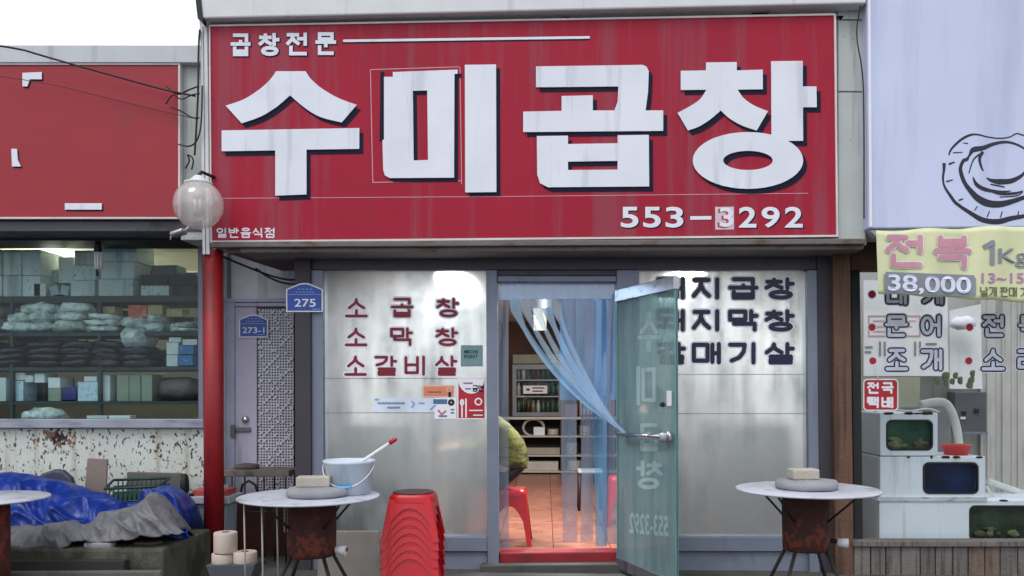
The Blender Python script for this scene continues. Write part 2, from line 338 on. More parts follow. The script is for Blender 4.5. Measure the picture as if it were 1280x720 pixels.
def rust_zone(m, cx, cz, rx, rz, hexc, th, sc3, amt=.9, wid=.05):
    n, l = m.node_tree.nodes, m.node_tree.links; p = n['Principled BSDF']; src = p.inputs['Base Color'].links[0].from_socket
    tc = n.new('ShaderNodeTexCoord'); mp = n.new('ShaderNodeMapping'); mp.inputs['Location'].default_value = (-cx/rx, 0, -cz/rz); mp.inputs['Scale'].default_value = (1/rx, 0, 1/rz); l.new(tc.outputs['Object'], mp.inputs[0])
    ln = n.new('ShaderNodeVectorMath'); ln.operation = 'LENGTH'; l.new(mp.outputs[0], ln.inputs[0])
    m2 = n.new('ShaderNodeMapping'); m2.inputs['Scale'].default_value = sc3; l.new(tc.outputs['Object'], m2.inputs[0])
    z = n.new('ShaderNodeTexNoise'); z.inputs['Scale'].default_value = 1; z.inputs['Detail'].default_value = 5; l.new(m2.outputs[0], z.inputs['Vector'])
    mm = n.new('ShaderNodeMath'); mm.operation = 'MULTIPLY_ADD'; l.new(ln.outputs['Value'], mm.inputs[0]); mm.inputs[1].default_value = -.22; l.new(z.outputs[0], mm.inputs[2])
    q = n.new('ShaderNodeMapRange'); q.inputs[1].default_value = th; q.inputs[2].default_value = th+wid; q.inputs[4].default_value = amt; l.new(mm.outputs[0], q.inputs[0])
    mx = n.new('ShaderNodeMix'); mx.data_type = 'RGBA'; l.new(q.outputs[0], mx.inputs[0]); l.new(src, mx.inputs[6]); mx.inputs[7].default_value = col(hexc); l.new(mx.outputs[2], p.inputs['Base Color'])
wood_brown = mat('weathered brown timber', '64493a', .75, var=.2, scale=4, bump=.3, dirt='3e2a1e', damt=.7, dscale=(26, 26, 1.2), dth=.5)
wood_dark = mat('dark timber', '4a3022', .75, var=.2, dirt='24180f', damt=.6, dscale=(3, 20, 20))
plank_grey = mat('grey weathered plank', '6f6a66', .85, var=.15, bump=.35, dirt='3d3835', damt=.7, dscale=(28, 28, 1.4), dth=.5, rnd=.16)
plank_rust = mat('rust streaked plank', '6f6058', .85, var=.15, bump=.35, dirt='4e2614', damt=.85, dscale=(9, 9, 1.5), dth=.46)
tank_white = mat('white tank fibreglass', 'e6edf4', .4, var=.04, dirt='7a6650', damt=.5, dscale=(9, 9, .7), dth=.6)
lav = mat('lavender white sign', 'c9d1ec', .4, var=.05, scale=1.1, dirt='aab2d2', damt=.5, dscale=(3, 3, .3), dth=.5, bump=.03, bscale=2.5)
ban_y = mat('yellow vinyl banner', 'd8dbae', .5, var=.07, bump=.12, bscale=7)
pink = mat('pink print', 'cf93a4', .55); white = mat('white print', 'ececf2', .5, var=.02); grey_pr = mat('grey print', '868c94', .55)
olive = mat('olive print', '6b6a4a', .6); violet = mat('violet print', 'b483b4', .6); blue_pr = mat('blue sign', '2a4fa6', .4, var=.05); red_pr = mat('deep red print', 'b01c2a', .5); maroon_pr = mat('maroon print', '86182c', .5)
silver_pr = mat('silver letter film', 'd4d9e8', .4); teal_pr = mat('teal print', '6f9698', .5); orange_pr = mat('orange print', 'd58468', .5)
cream = mat('cream wall', 'b4b4b0', .8); brown_w = mat('brown wall panel', '6a4a38', .6, var=.12); ceil_m = mat('ceiling board', 'c2c0ba', .8)
lav_door = mat('lavender metal door', 'c2bdd2', .5, var=.05, dirt='77737f', damt=.4, dscale=(12, 12, .8)); mos_l = mat('pale mosaic', 'd0ced8', .5, rnd=0); mos_d = mat('dark mosaic', '33323c', .4)
dim_panel = mat('white transom panel', 'dcdce2', .6, dirt='8a8a92', damt=.4)
maroon = mat('maroon board', '3a1416', .6); lamp_on = mat('lit tube', 'fff6e4', .4, emit=7.); cfl = mat('white lamp tube', 'e2e2e4', .3)
sheet_w = mat('white hanging sheet', 'f2f2f0', .7, var=.04, dirt='d2d0cc', damt=.4)
# ------------------------------------------------------------------ ground
g = MB(); g.box(-300, 300, -300, 300, -.3, 0); g.build('ground', mat('asphalt', '47474a', .9, var=.2, bump=.4, bscale=120), kind='structure')
g = MB(); g.box(-9, 9, -3.2, 0.02, -.01, .006); g.build('pavement', mat('dark concrete paving', '504e4c', .9, var=.2, bump=.3, dirt='33312f', damt=.6, dscale=(3, 3, 3)), kind='structure')
# ------------------------------------------------------------------ restaurant building
rb = thing('restaurant_building', (0, 0, 0), 'single storey grill restaurant front with dark frames, frosted windows and an open glass door', 'building')
SY = -.35
xl, xr = X(262, SY), X(1066, 0)
zs = Z(300, SY, 655)
b = MB(); b.pprism([(245, -30), (1083, -50), (1083, 4), (1040, 5), (247, 23)], -.44, -.1); b.build('roof_fascia', white_paint, rb, bev=.012)
b = MB(); b.pprism([(243, -12), (250, -12), (254, 30), (247, 23)], -.45, -.38); b.build('fascia_end_cap', black, rb)
b = MB(); b.pprism([(249, 20), (1083, 4), (1083, 306), (262, 312)], -.30, -.12); b.build('sign_backing', cladding, rb)
for a, c in ((6, 24), (25.5, 114), (115.5, 300)):
    b = MB(); b.pprism([(1048, a), (1082, a), (1082, c), (1048, c)], -.325, -.301); b.build('cladding_panel', cladding, rb, bev=.004)
for a, c in ((250, 253.5), (254.5, 259)):
    b = MB(); b.pprism([(a, 32), (c, 32), (c+3, 318), (a+3, 318)], -.345, -.301); b.build('corner_trim', white_paint, rb, bev=.004)
for px, py, wd in ((395, 26, 28), (428, 26, 6), (940, 16, 22), (1045, 20, 10), (700, 19, 14)):   # torn rusty bits along the top of the sign
    b = MB(); b.pprism([(px, py), (px+wd, py-.5), (px+wd-3, py+4), (px+4, py+4)], -.325, -.303); b.build('rusty_bracket', rust, rb)
b = MB(); b.pprism([(264, 302), (1082, 298), (1082, 305), (264, 309)], -.40, -.02); b.build('eave_ledge', grey_ledge, rb, bev=.006)
b = MB(); b.pprism([(300, 309.4), (1080, 305.6), (1080, 312), (300, 316)], -.36, -.02); b.build('eave_underledge', grey_ledge, rb, bev=.01)
RY = .62
b = MB(); P_ = [(X(284, -.34), -.34), (X(389, 0), -.34), (X(389, 0), RY-.002), (X(352, RY), RY-.002)]; z_ = Z(313, -.34); b.add([(x, y, z_) for x, y in P_]+[(x, y, z_+.05) for x, y in P_], [(0, 1, 2, 3), (7, 6, 5, 4), (0, 4, 5, 1), (1, 5, 6, 2), (2, 6, 7, 3), (3, 7, 4, 0)]); b.build('soffit', mat('dull maroon soffit', '5c4644', .8, dirt='33292a'), rb)
# frame members of the front
def bar(name, p, Y0, Y1, m, par=rb, bev=.004): b = MB(); b.pprism(p, Y0, Y1); return b.build(name, m, par, bev=bev)
bar('corner_post', [(368, 314), (387.5, 314), (389, 722), (369, 722)], -.08, .14, post_dark)
bar('header', [(388, 312), (1041, 312), (1041, 337), (388, 337)], -.03, .10, dark_frame)
bar('jamb', [(389, 337.5), (403.5, 337.5), (405, 722), (390, 722)], -.045, .08, alu)
bar('mullion', [(607.5, 337.5), (621, 337.5), (623.5, 722), (609.5, 722)], -.05, .10, alu)
bar('mullion', [(771, 337.5), (799, 337.5), (801, 722), (773, 722)], -.045, .10, alu)
bar('jamb', [(1009, 337.5), (1022, 337.5), (1026, 722), (1012, 722)], -.045, .08, alu)
bar('corner_post', [(1021.5, 314), (1041, 314), (1044, 722), (1026, 722)], -.06, .14, post_dark)
bar('transom', [(621.5, 345), (771, 345), (771, 352), (621.5, 352)], -.03, .06, alu)
bar('transom_panel', [(621.5, 337.5), (771, 337.5), (771, 344.5), (621.5, 344.5)], .0, .05, dark_frame)
bar('lower_panel', [(405, 690), (609, 690), (609.5, 722), (405, 722)], -.005, .06, alu_low)
bar('lower_panel', [(801, 690), (1011.5, 690), (1012, 722), (801, 722)], -.005, .06, alu_low)
b = MB(); b.box(X(388, .14), X(388, .14)+.08, .141, 1.0, 0, 2.5); b.build('side_wall', mat('dark side wall', '39353c', .7), rb)
# threshold and step
bar('threshold', [(624, 691), (773, 689), (773, 704), (624, 706)], -.02, .14, red_sill, bev=.012)
bar('door_step', [(600, 707), (800, 705), (800, 724), (600, 724)], -.12, .10, mat('dark step', '4c4a48', .85, dirt='2c2a28', damt=.6, dscale=(6, 6, 6)), bev=.01)
# windows: the bottom rail is the window's own mesh, pane / lettering / stickers below it
def window(x0, x1, seams):
    wn = MB(); wn.pprism([(x0, 671), (x1+1.5, 671), (x1+1.5, 689.5), (x0, 689.5)], -.035, .07)
    wn = wn.build('window', alu, rb, bev=.006)
    p = MB(); p.pprism([(x0-2, 336), (x1+2, 336), (x1+3, 672), (x0-1, 672)], .010, .016); p.mi = [0]+[1]*(len(p.mi)-1); p.build('pane', [frost, clear], wn)
    s = MB()
    for y in seams: s.pprism([(x0, y-.4), (x1, y-.4), (x1, y+.4), (x0, y+.4)], .006, .009)
    s.build('film_seam', mat('film edge', '8c8c88', .7), wn)
    return wn
wl = window(404, 608, (473, 516)); wr = window(800, 1010, (468, 517))
PY = .004
red_let = mat('maroon letter film', '7d1024', .45); navy_let = mat('navy letter film', '14143a', .45)
def rowpair(text, x0, y0, x1, y1, cw, wd, m, par):
    n = len(text)
    for i, c in enumerate(text):
        if c == ' ': continue
        q = x0+(x1-x0-cw)*i/(n-1); st = put(hangul(c), q, y0, q+cw, y1)
        o = MB(); strokes(o, st, wd+3.6, flat(PY), 0); o.m = 1; strokes(o, st, wd, flat(PY), .0022); o.build('letter', [white, m], par)
rowpair('소 곱 창', 433, 374, 572, 395, 25, 3.6, red_let, wl)
rowpair('소 막 창', 432.5, 411, 571, 431, 25, 3.6, red_let, wl)
rowpair('소갈비살', 432, 446, 570, 468, 25, 3.6, red_let, wl)
rowpair('돼지곱창', 822, 349, 991, 372, 33, 5.4, navy_let, wr)
rowpair('돼지막창', 822, 389, 991, 412, 33, 5.4, navy_let, wr)
rowpair('갈매기살', 822, 430, 991, 453, 33, 5.4, navy_let, wr)
# stickers
def sheet(mb, x0, y0, x1, y1, Y, d, m): mb.m = m; mb.pbox(x0, y0, x1, y1, Y-d, Y-d+.0006); return mb
s = MB(); sheet(s, 576, 431.5, 603.5, 458, PY, .002, 0); sheet(s, 577.5, 433, 602, 456.5, PY, .0032, 1); s.m = 2
font(s, 'MICHI', 580.5, 437.5, 597, 442, flat(PY), .0045); font(s, 'POINT', 580.5, 443.5, 597, 448, flat(PY), .0045); s.m = 0; strokes(s, [[(581, 449.5), (596, 449.5)], [(586, 453), (590, 453)]], .8, flat(PY), .0045)
s.build('sticker', [grey_pr, teal_pr, navy], wl, label='small square teal framed sticker')
s = MB(); sheet(s, 467.5, 497.5, 546.5, 515.5, PY, .002, 0); s.m = 1
strokes(s, [[(473, 504), (505, 504)], [(485, 509.5), (499, 509.5)]], 2.6, flat(PY), .0035); s.m = 2
strokes(s, [[(515, 502), (518, 505), (515, 509)], [(524, 504), (530, 504)], [(538, 512), (544, 507)], [(469, 499.5), (473, 499.5)]], 2., flat(PY), .0035)
s.build('sticker', [mat('pale blue print', 'd6e2f2', .4), mat('faint grey print', '8794a6', .5), mat('soft blue print', '7ea6cc', .5)], wl, label='long pale blue white sticker')
s = MB(); sheet(s, 528, 481.5, 568, 496.5, PY, .002, 0); sheet(s, 529.5, 483, 566.5, 495, PY, .0032, 1); s.m = 2
strokes(s, [[(535, 490), (551, 490)]], 1.8, flat(PY), .0045); s.m = 0; strokes(s, [arc(561, 487, 3, 2.5)], 1.4, flat(PY), .0045); s.m = 3; strokes(s, [[(562, 491), (562, 495)]], 3.4, flat(PY), .0052)
s.build('sticker', [mat('peach print', 'e6b6a2', .5), orange_pr, mat('brown print', 'a45a44', .5), black], wl, label='small orange sticker')
s = MB(); sheet(s, 543, 497, 570, 523.5, PY, .0026, 0); s.m = 1; strokes(s, [[(544.5, 502), (556, 502)]], 6, flat(PY), .004, False); s.m = 2
strokes(s, [arc(564, 503, 2.6, 2.6)], 3.2, flat(PY), .004); s.m = 3; strokes(s, [[(548, 513), (552, 518), (557, 514)]], 2.2, flat(PY), .004); s.m = 1; strokes(s, [[(564, 512), (567, 512)], [(564, 516), (567, 516)], [(549, 520), (558, 520)]], 1.8, flat(PY), .005)
s.build('sticker', [white, mat('slate blue print', '4a7096', .5), black, mat('rose print', 'b46a78', .5)], wl, label='small white sticker with blue bar and black dot')
s = MB(); sheet(s, 571.5, 471.5, 607, 524, PY, .0034, 0); sheet(s, 573, 473, 605.5, 522.5, PY, .0046, 1); s.m = 0
s.add([U(a, c, PY-.0058) for a, c in [(589+16.5*math.cos(R(t)), 473.2+19*math.sin(R(t))) for t in range(0, 181, 15)]+[(574.5, 473.2)]], [tuple(range(14))])
strokes(s, [[(577.5, 507), (577.5, 521)], [(582.5, 499), (582.5, 521)]], 2, flat(PY), .0058); strokes(s, [arc(577.5, 503, 1.6, 3)], 2.4, flat(PY), .0058); strokes(s, [arc(598, 502, 4, 4)], 1.8, flat(PY), .0058)
strokes(s, [[(587, 513), (603, 513)], [(592, 519), (603, 519)]], 1.5, flat(PY), .0058); s.m = 2
strokes(s, rows('금연', 591, 482, 604, 489, 6), 1.3, flat(PY), .007); s.m = 3; strokes(s, [[(580, 479), (590, 479)], [(582, 486), (588, 486)]], 1.8, flat(PY), .007)
s.build('sticker', [white, red_pr, navy, mat('dull purple print', '7a7090', .5)], wl, label='red sticker with white spoon and chopsticks')
# interior shell
FZ = .1
xi0, xi1, yi1 = X(395, .1), X(1020, .1), 6.95
zc = Z(317, .1)
b = MB(); b.box(xi0, xi1, .142, yi1, -.02, FZ-.012); fl = b.build('floor', grout, rb)
tw, tl = .47, .47
proto = None
x0t = -.62
for j in range(15):
    for i in range(7):
        b = MB(); xa, ya = x0t+i*tw, .15+j*tl
        if ya+tl > yi1: continue
        b.box(xa+.004, xa+tw-.004, ya+.004, ya+tl-.004, FZ-.011, FZ+random.uniform(-.0008, .0008)); b.build('tile', tile_o, fl)
b = MB(); b.box(xi0, xi1, yi1, yi1+.08, 0, zc+.1); b.build('back_wall', brown_w, rb)
b = MB(); b.box(xi0-.08, xi0, .15, yi1, 0, zc+.1); b.build('interior_wall', cream, rb)
b = MB(); b.box(xi1, xi1+.08, .15, yi1, 0, zc+.1); b.build('interior_wall', cream, rb)
b = MB(); b.box(xi0, xi1, .11, yi1, zc, zc+.06); b.build('ceiling', ceil_m, rb)
b = MB(); b.box(X(388, .1), xi1+.1, -.1, yi1+.1, zc+.12, zc+.2); b.build('roof', grey_ledge, rb)
def fluor(x, y, L, lab, e):
    t = thing('ceiling_lamp', (x, y, zc-.001), lab, 'lamp', 'ceiling lamps in the restaurant')
    b = MB(); b.box(x-.09, x+.09, y-L/2, y+L/2, zc-.05, zc-.001); b.build('housing', white_paint, t)
    b = MB(); b.tube([(x, y-L/2+.05, zc-.075), (x, y+L/2-.05, zc-.075)], .018, 10); b.build('tube', lamp_on, t)
    l = bpy.data.lights.new('lamp_light', 'AREA'); l.shape = 'RECTANGLE'; l.size = .2; l.size_y = L; l.energy = e; l.color = (.97, .985, 1)
    o = bpy.data.objects.new('lamp_light', l); C.objects.link(o); o.parent = t; o.location = (0, 0, -.11)
fluor(X(566, .75), .85, 1., 'lit ceiling lamp glowing behind the frosted window left of the door', 112)
fluor(X(858, .75), .85, 1., 'lit ceiling lamp glowing behind the frosted window right of the door', 88)
fluor(.25, 3.6, 1.2, 'lit ceiling lamp deep inside the restaurant above the aisle', 30)
# door leaf: hinge on the right jamb, swung out
hx, hy = X(772, -.06), -.06
best = min(((abs((lambda P: 640+F*((P-CAM).dot(RT))/((P-CAM).dot(FW)))(Vector((hx+.9*math.cos(a), hy-.9*math.sin(a), 1)))-846), a) for a in [R(q/4) for q in range(100, 350)]))
da = best[1]; DX, DN = Vector((math.cos(da), -math.sin(da), 0)), Vector((-math.sin(da), -math.cos(da), 0))
zt, zb = Z(363, -.06, 772), .035
door = None
def dl(u, z, n=0.): return Vector((hx, hy, 0))+DX*u+DN*n+Vector((0, 0, z))     # u along the leaf, n towards the street side
def dbox(mb, u0, u1, z0, z1, n0, n1):
    vs = [dl(u, z, n) for n in (n0, n1) for z in (z0, z1) for u in (u0, u1)]
    return mb.add(vs, [(0, 1, 3, 2), (4, 6, 7, 5), (0, 4, 5, 1), (2, 3, 7, 6), (0, 2, 6, 4), (1, 5, 7, 3)])
b = MB(); dbox(b, 0, .9, zt-.09, zt, -.022, .022); door = b.build('door', silver, rb, bev=.004)
b = MB(); dbox(b, 0, .9, zb, zb+.085, -.022, .022); b.build('bottom_rail', mat('dirty dark rail', '5a5a5e', .5, metal=.4, dirt='2a2624', damt=.7), door, bev=.004)
b = MB(); dbox(b, 0.0, .9, zb+.08, zt-.085, -.005, .005); b.build('glass', door_glass, door)
b = MB(); dbox(b, 0, .014, zb+.085, zt-.09, -.012, .012); dbox(b, .886, .9, zb+.085, zt-.09, -.009, .009); b.build('glass_edge', mat('green glass edge', '5d8a86', .3), door)
# pixel -> leaf coordinates
def dpx(px, py, n):
    best = 0; lo, hi = 0., .95
    for _ in range(30):
        mid = (lo+hi)/2; P = dl(mid, 1, 0)-CAM; q = 640+F*P.dot(RT)/P.dot(FW)
        if q < px: lo = mid
        else: hi = mid
    P = dl(lo, 0, 0); t = (P-CAM).dot(FW)
    return dl(lo, CAM.z+(HZ-py)/F*t, n)
dfn = lambda x, y, d: dpx(x, y, .006+d)
mir = lambda st: [[(2*813-x, y) for x, y in p] for p in st]
for st in ([[(805, 463), (805, 500), (819, 501), (819, 462), (805, 463)], [(799, 460), (799, 505)]], mir(put(hangul('곱'), 802, 532, 826, 562)), mir(put(hangul('창'), 799, 578, 828, 610)), mir(put(hangul('수'), 801, 392, 826, 438))):
    b = MB(); strokes(b, st, 5, dfn, 0); b.build('letter', frost_letter, door)
b = MB(); font(b, '553-3292', 787, 641, 836, 667, lambda x, y, d: dpx(x, y+(x-787)*.10, .006+d), 0, .02, True); b.build('lettering', frost_letter, door)
b = MB(); b.tube([dpx(779, 543, .05), dpx(812, 544.5, .05), dpx(836, 546, .05)], .013, 10); b.tube([dpx(836, 546, .0), dpx(836, 546, .05)], .012)
b.tube([dpx(785, 543.4, .0), dpx(785, 543.4, .05)], .009); b.build('handle', chrome, door)
b = MB(); b.blob(dpx(838, 547, .05), (.03, .03, .035), amp=.2, sq=.6); b.tube([dpx(841, 540, .03), dpx(843, 552, .03)], .016); b.build('handle_clamp', silver, door)
b = MB(); p = [dpx(x, y, .007) for x, y in ((835.5, 489), (841, 489), (841, 508), (835.5, 508))]; q = [v+DN*.006 for v in p]
b.add(p+q, [(0, 1, 2, 3), (4, 7, 6, 5), (0, 4, 5, 1), (1, 5, 6, 2), (2, 6, 7, 3), (3, 7, 4, 0)]); b.build('lock_plate', white_paint, door)
b = MB(); b.blob(dpx(831, 506, .02), (.018, .018, .018), amp=0); b.build('lock_knob', black, door)
# strip curtain
cu = thing('strip_curtain', (X(704, .1), .1, Z(358, .1)), 'blue clear plastic strip curtain swept aside and tucked behind the door handle', 'curtain')
CY = .09
b = MB(); b.pbox(623, 352, 771, 374, CY-.02, CY-.016); b.build('header_strip', pvc, cu)
def sw(xc, w0, k, m=pvc):
    mb = MB(); pts = []; N = 18; ex, ey = 780+k*.8, 538+k*1.4
    for i in range(N+1):
        t = i/N
        if t < .12: x, y, Y, wd = xc+t*16, 373+t*120, CY, w0
        else:
            q = (t-.12)/.88
            p0, p1, p2, p3 = (xc+2, 387), (xc+14+k, 425), (xc+(ex-xc)*.52, 500+k*2), (ex, ey)
            x = (1-q)**3*p0[0]+3*(1-q)**2*q*p1[0]+3*(1-q)*q*q*p2[0]+q**3*p3[0]
            y = (1-q)**3*p0[1]+3*(1-q)**2*q*p1[1]+3*(1-q)*q*q*p2[1]+q**3*p3[1]
            Y = CY-.02*k/3-(CY+.17)*q**1.6; wd = w0*(1-.52*min(q/.16, 1)+.28*max(0, math.sin(math.pi*min(max((q-.16)/.84, 0), 1)))-.18*q)
        tw_ = (t*1.1+k*.23)
        a = U(x, y, Y); s_ = S(x, Y); nd = Vector((.86, -.3*math.sin(tw_*2), .5 if t > .2 else .5*t/.2)).normalized()
        for e in (-.5, -.17, .17, .5): pts.append(a+nd*(e*wd*s_)+Vector((0, .012*math.cos(e*9+k), 0)))
    fs = [(i*4+j, i*4+j+1, i*4+j+5, i*4+j+4) for i in range(N) for j in range(3)]
    mb.smooth = True; mb.add(pts, fs); mb.build('strip', m, cu)
for k, xc in enumerate((643, 656, 669, 682, 694)): sw(xc, 13, k, pvc3 if k in (0, 3) else pvc)
for x, wd, y1, m, dy in ((712, 17, 678, pvc2, 0), (733.5, 17, 677, pvc2, .012), (750.5, 15, 683, pvc3, .024), (762, 15, 680, pvc2, .036), (629, 14.5, 686, pvc2, .01)):
    mb = MB(); mb.smooth = True; N = 14; pts = []
    for i in range(N+1):
        t = i/N; y = 373+(y1-373)*t
        for e in (-.5, -.17, .17, .5): pts.append(U(x+math.sin(t*5+x)*1.2*t+e*wd*(1-.12*math.sin(t*4+x)), y, CY+dy+.012*math.cos(e*6+t*6+x)))
    mb.add(pts, [(i*4+j, i*4+j+1, i*4+j+5, i*4+j+4) for i in range(N) for j in range(3)]); mb.build('strip', m, cu)
mb = MB(); mb.smooth = True
mb.add([U(x, y, CY+.05+.012*math.sin(x*.3)) for y in (374, 420, 470, 500) for x in (700, 718, 735, 752, 770)], [(r_*5+c, r_*5+c+1, r_*5+c+6, r_*5+c+5) for r_ in range(3) for c in range(4)]); mb.build('short_sheet', pvc3, cu)
# ------------------------------------------------------------------ recess with the metal door
RY = .62
b = MB(); b.box(X(255, RY), X(285.5, RY), RY, RY+.1, 0, 3.4); b.box(X(285.5, RY), X(392, RY), RY, RY+.1, Z(378, RY), 3.4); b.build('recess_wall', dim_panel, rb)
b = MB(); b.box(X(285.5, RY), X(392, RY), RY+.06, RY+.1, 0, Z(378, RY)); b.build('recess_backing', dark_frame, rb)
b = MB(); b.pprism([(284, 318), (288, 318), (288, 378), (284, 378)], RY-.02, RY-.001); b.build('panel_joint', mat('joint shade grey', '77777f', .6), rb)
b = MB(); b.pprism([(280, 373), (370, 373), (370, 377.5), (280, 377.5)], RY-.035, RY-.001); b.pprism([(282, 377.5), (293, 377.5), (293, 640), (282, 640)], RY-.03, RY-.001)
md = b.build('metal_door', mat('blue lavender frame', 'b2b7cc', .5, dirt='84889a', damt=.4), rb, bev=.004)
b = MB(); b.pprism([(294, 384), (321, 384), (321, 660), (294, 660)], RY-.012, RY+.02); b.pprism([(293.5, 378.5), (372, 378.5), (372, 383), (293.5, 383)], RY-.02, RY+.02); b.build('door_leaf', lav_door, md, bev=.003)
b = MB(); b.pprism([(322, 384.5), (366, 384.5), (366, 660), (322, 660)], RY-.005, RY+.02); b.build('mosaic_strip', mos_d, md)
b = MB(); b2 = MB(); px = 3.42
for j in range(78):
    for i in range(13):
        x, y = 322.4+i*px, 386+j*px
        if y > 655: continue
        o = b if ((i*5+j*3) % 14 == 0 or ((i//2+j//3) % 4 == 0 and (i+j) % 3 == 0)) else b2
        Yq = RY-.006; q = 2.1 if o is b else 1.0
        o.add([U(x, y, Yq), U(x+q+.7, y, Yq), U(x+q+.7, y+q+.7, Yq), U(x, y+q+.7, Yq)], [(0, 1, 2, 3)]) if o is b else o.add([U(x, y+2, Yq), U(x+px, y+2, Yq), U(x+px, y+px, Yq), U(x, y+px, Yq)], [(0, 1, 2, 3)]).add([U(x+2.1, y, Yq-.0004), U(x+px, y, Yq-.0004), U(x+px, y+px, Yq-.0004), U(x+2.1, y+px, Yq-.0004)], [(0, 1, 2, 3)])
b.add(b2.v, b2.f); b.build('mosaic_pieces', mos_l, md, kind='stuff')
b = MB(); c = U(307, 524.5, RY-.012); b.lathe([(.004, .03), (.022, .028), (.03, .012), (.034, 0)], (0, 0, 0), 14); b.xf(Matrix.Translation(c) @ Matrix.Rotation(R(90), 4, 'X')); b.build('door_knob', chrome, md)
b = MB(); b.pbox(290, 534, 313, 540, RY-.03, RY-.02); b.pbox(288, 531, 293, 547, RY-.05, RY-.031); b.build('hasp', mat('old steel', '77777c', .4, metal=.8), md, bev=.004)
# ------------------------------------------------------------------ main sign
sg = thing('restaurant_sign', (X(655, SY), SY, zs), 'long red restaurant signboard with huge white letters above the door', 'sign')
b = MB(); b.pprism([(262.5, 33), (1042.5, 19), (1046, 293), (264.5, 300.5)], SY-.02, SY+.049); b.build('panel', sign_red, sg)
fr = [[(261, 31), (1043.5, 16.5), (1043.7, 19), (261.2, 33)], [(1042.6, 17.5), (1045, 17.5), (1048, 296), (1045.6, 296)], [(263, 300.8), (1046.5, 293.4), (1047, 296), (263.2, 303.2)], [(261, 33), (262.4, 33), (264.6, 301), (263, 301)]]
b = MB()
for k, p in enumerate(fr): b.pprism(p, SY-.03-.0006*k, SY+.04)
b.build('frame', mat('cream frame trim', 'd8cfcc', .5), sg)
LY = SY-.0205
def curve(pts):     # smooth a few points
    o = []
    for i in range(len(pts)-1):
        p0, p1, p2, p3 = pts[max(i-1, 0)], pts[i], pts[i+1], pts[min(i+2, len(pts)-1)]
        for q in range(4):
            t = q/4; o.append(tuple(.5*((2*p1[k])+(-p0[k]+p2[k])*t+(2*p0[k]-5*p1[k]+4*p2[k]-p3[k])*t*t+(-p0[k]+3*p1[k]-3*p2[k]+p3[k])*t**3) for k in (0, 1)))
    return o+[pts[-1]]
su = [curve([(345, 89), (338, 99), (325, 111), (305, 124), (282, 132)])+curve([(302, 154), (325, 146), (345, 134), (362, 119.5)])+curve([(363, 119.5), (380, 134), (400, 146), (427, 153)])+curve([(446, 131), (424, 123), (403, 111), (389, 99), (382, 89)]),
      [(277, 163), (449, 160), (449, 186), (383, 187), (383, 243), (344, 244.5), (344, 188), (277, 189)]]
mi = [[(480, 96), (491, 96), (491, 90), (572, 87), (572, 92), (568, 92.5), (567.5, 222), (487, 222.5), (481, 219), (479, 212), (478, 175), (480, 174.5)], [(581, 81), (620, 80.5), (620.5, 240), (581.5, 240.5)]]
mih = [(516, 113.5), (534, 113), (535, 200), (517, 200.5)]
go = [[(670, 83), (803, 81), (808, 83), (811, 89), (810, 115), (807, 138), (829, 138), (829, 163.5), (654, 165), (654, 139.5), (702, 138.5), (702, 120), (741, 119), (741, 138), (768, 138), (772, 127), (773, 108), (670, 109)]]
goh = [(671, 170), (710, 169.5), (710, 180), (772, 179), (772, 169), (811, 168.5), (811.5, 233), (685, 234), (675, 229), (671.5, 218)]
goh2 = [(710, 202), (772, 201), (772, 212), (710, 212.5)]
ch = [[(882.6, 78), (921, 77.5), (921, 88), (953.5, 87), (953.5, 111.5), (922, 112)]+curve([(922, 112), (930, 123), (943, 132), (960, 139)])+curve([(946, 163), (928, 157), (912, 148), (901, 138)])+curve([(901, 138), (888, 149), (874, 158), (860, 163)])+curve([(847, 141), (862, 133), (875, 124), (883, 112)])+[(851, 112.5), (851, 88.5), (882.6, 88)],
      [(964, 76.5), (1003.5, 76), (1003.5, 108), (1020.6, 108), (1021, 134), (1003.7, 134), (1004, 176), (964.5, 176)]]
def holed(mb, P, Hh, Y0, Y1):          # outline with a hole: walk out along one slit
    i0 = min(range(len(P)), key=lambda i: P[i][0]+P[i][1]); j0 = min(range(len(Hh)), key=lambda i: Hh[i][0]+Hh[i][1])
    P = P[i0:]+P[:i0]; Hh = Hh[j0:]+Hh[:j0]
    return mb.pprism(P+[P[0]]+[Hh[0]]+list(reversed(Hh[1:]))+[Hh[0]], Y0, Y1)
def annulus(mb, cx, cy, rx, ry, hx_, hy_, Y0, Y1, dx=0, dy=0):
    A = arc(cx+dx, cy+dy, rx, ry, n=40)[:-1]; B = arc(cx+dx, cy+dy, hx_, hy_, n=40)[:-1]
    w2 = lambda P: [(U(x, y, Y0).x, U(x, y, Y0).z) for x, y in P]
    return mb.ring(w2(A), w2(B), Y0, Y1)
def sh(P, dx, dy): return [(x+dx, y+dy) for x, y in P]
def letters(mb, which, Y0, Y1, dx=0, dy=0):
    if which == 0:
        for P in su: mb.pprism(sh(P, dx, dy), Y0, Y1)
    if which == 1:
        holed(mb, sh(mi[0], dx, dy), sh(mih, dx, dy), Y0, Y1); mb.pprism(sh(mi[1], dx, dy), Y0, Y1)
    if which == 2:
        mb.pprism(sh(go[0], dx, dy), Y0, Y1); holed(mb, sh(goh, dx, dy), sh(goh2, dx, dy), Y0, Y1)
    if which == 3:
        mb.pprism(sh(ch[0], dx, dy), Y0, Y1); mb.pprism(sh(ch[1], dx, dy), Y0-.001, Y1); annulus(mb, 935, 200.5, 69, 35.5, 31, 12, Y0-.002, Y1, dx, dy)
for k in range(4):
    b = MB(); letters(b, k, LY-.0025-k*.0001, LY-.001, 5, 6 if k != 1 else 5); b.build('letter_shade', navy, sg)
    b = MB(); letters(b, k, LY-.012, LY-.004); b.build('letter', white_letter, sg)
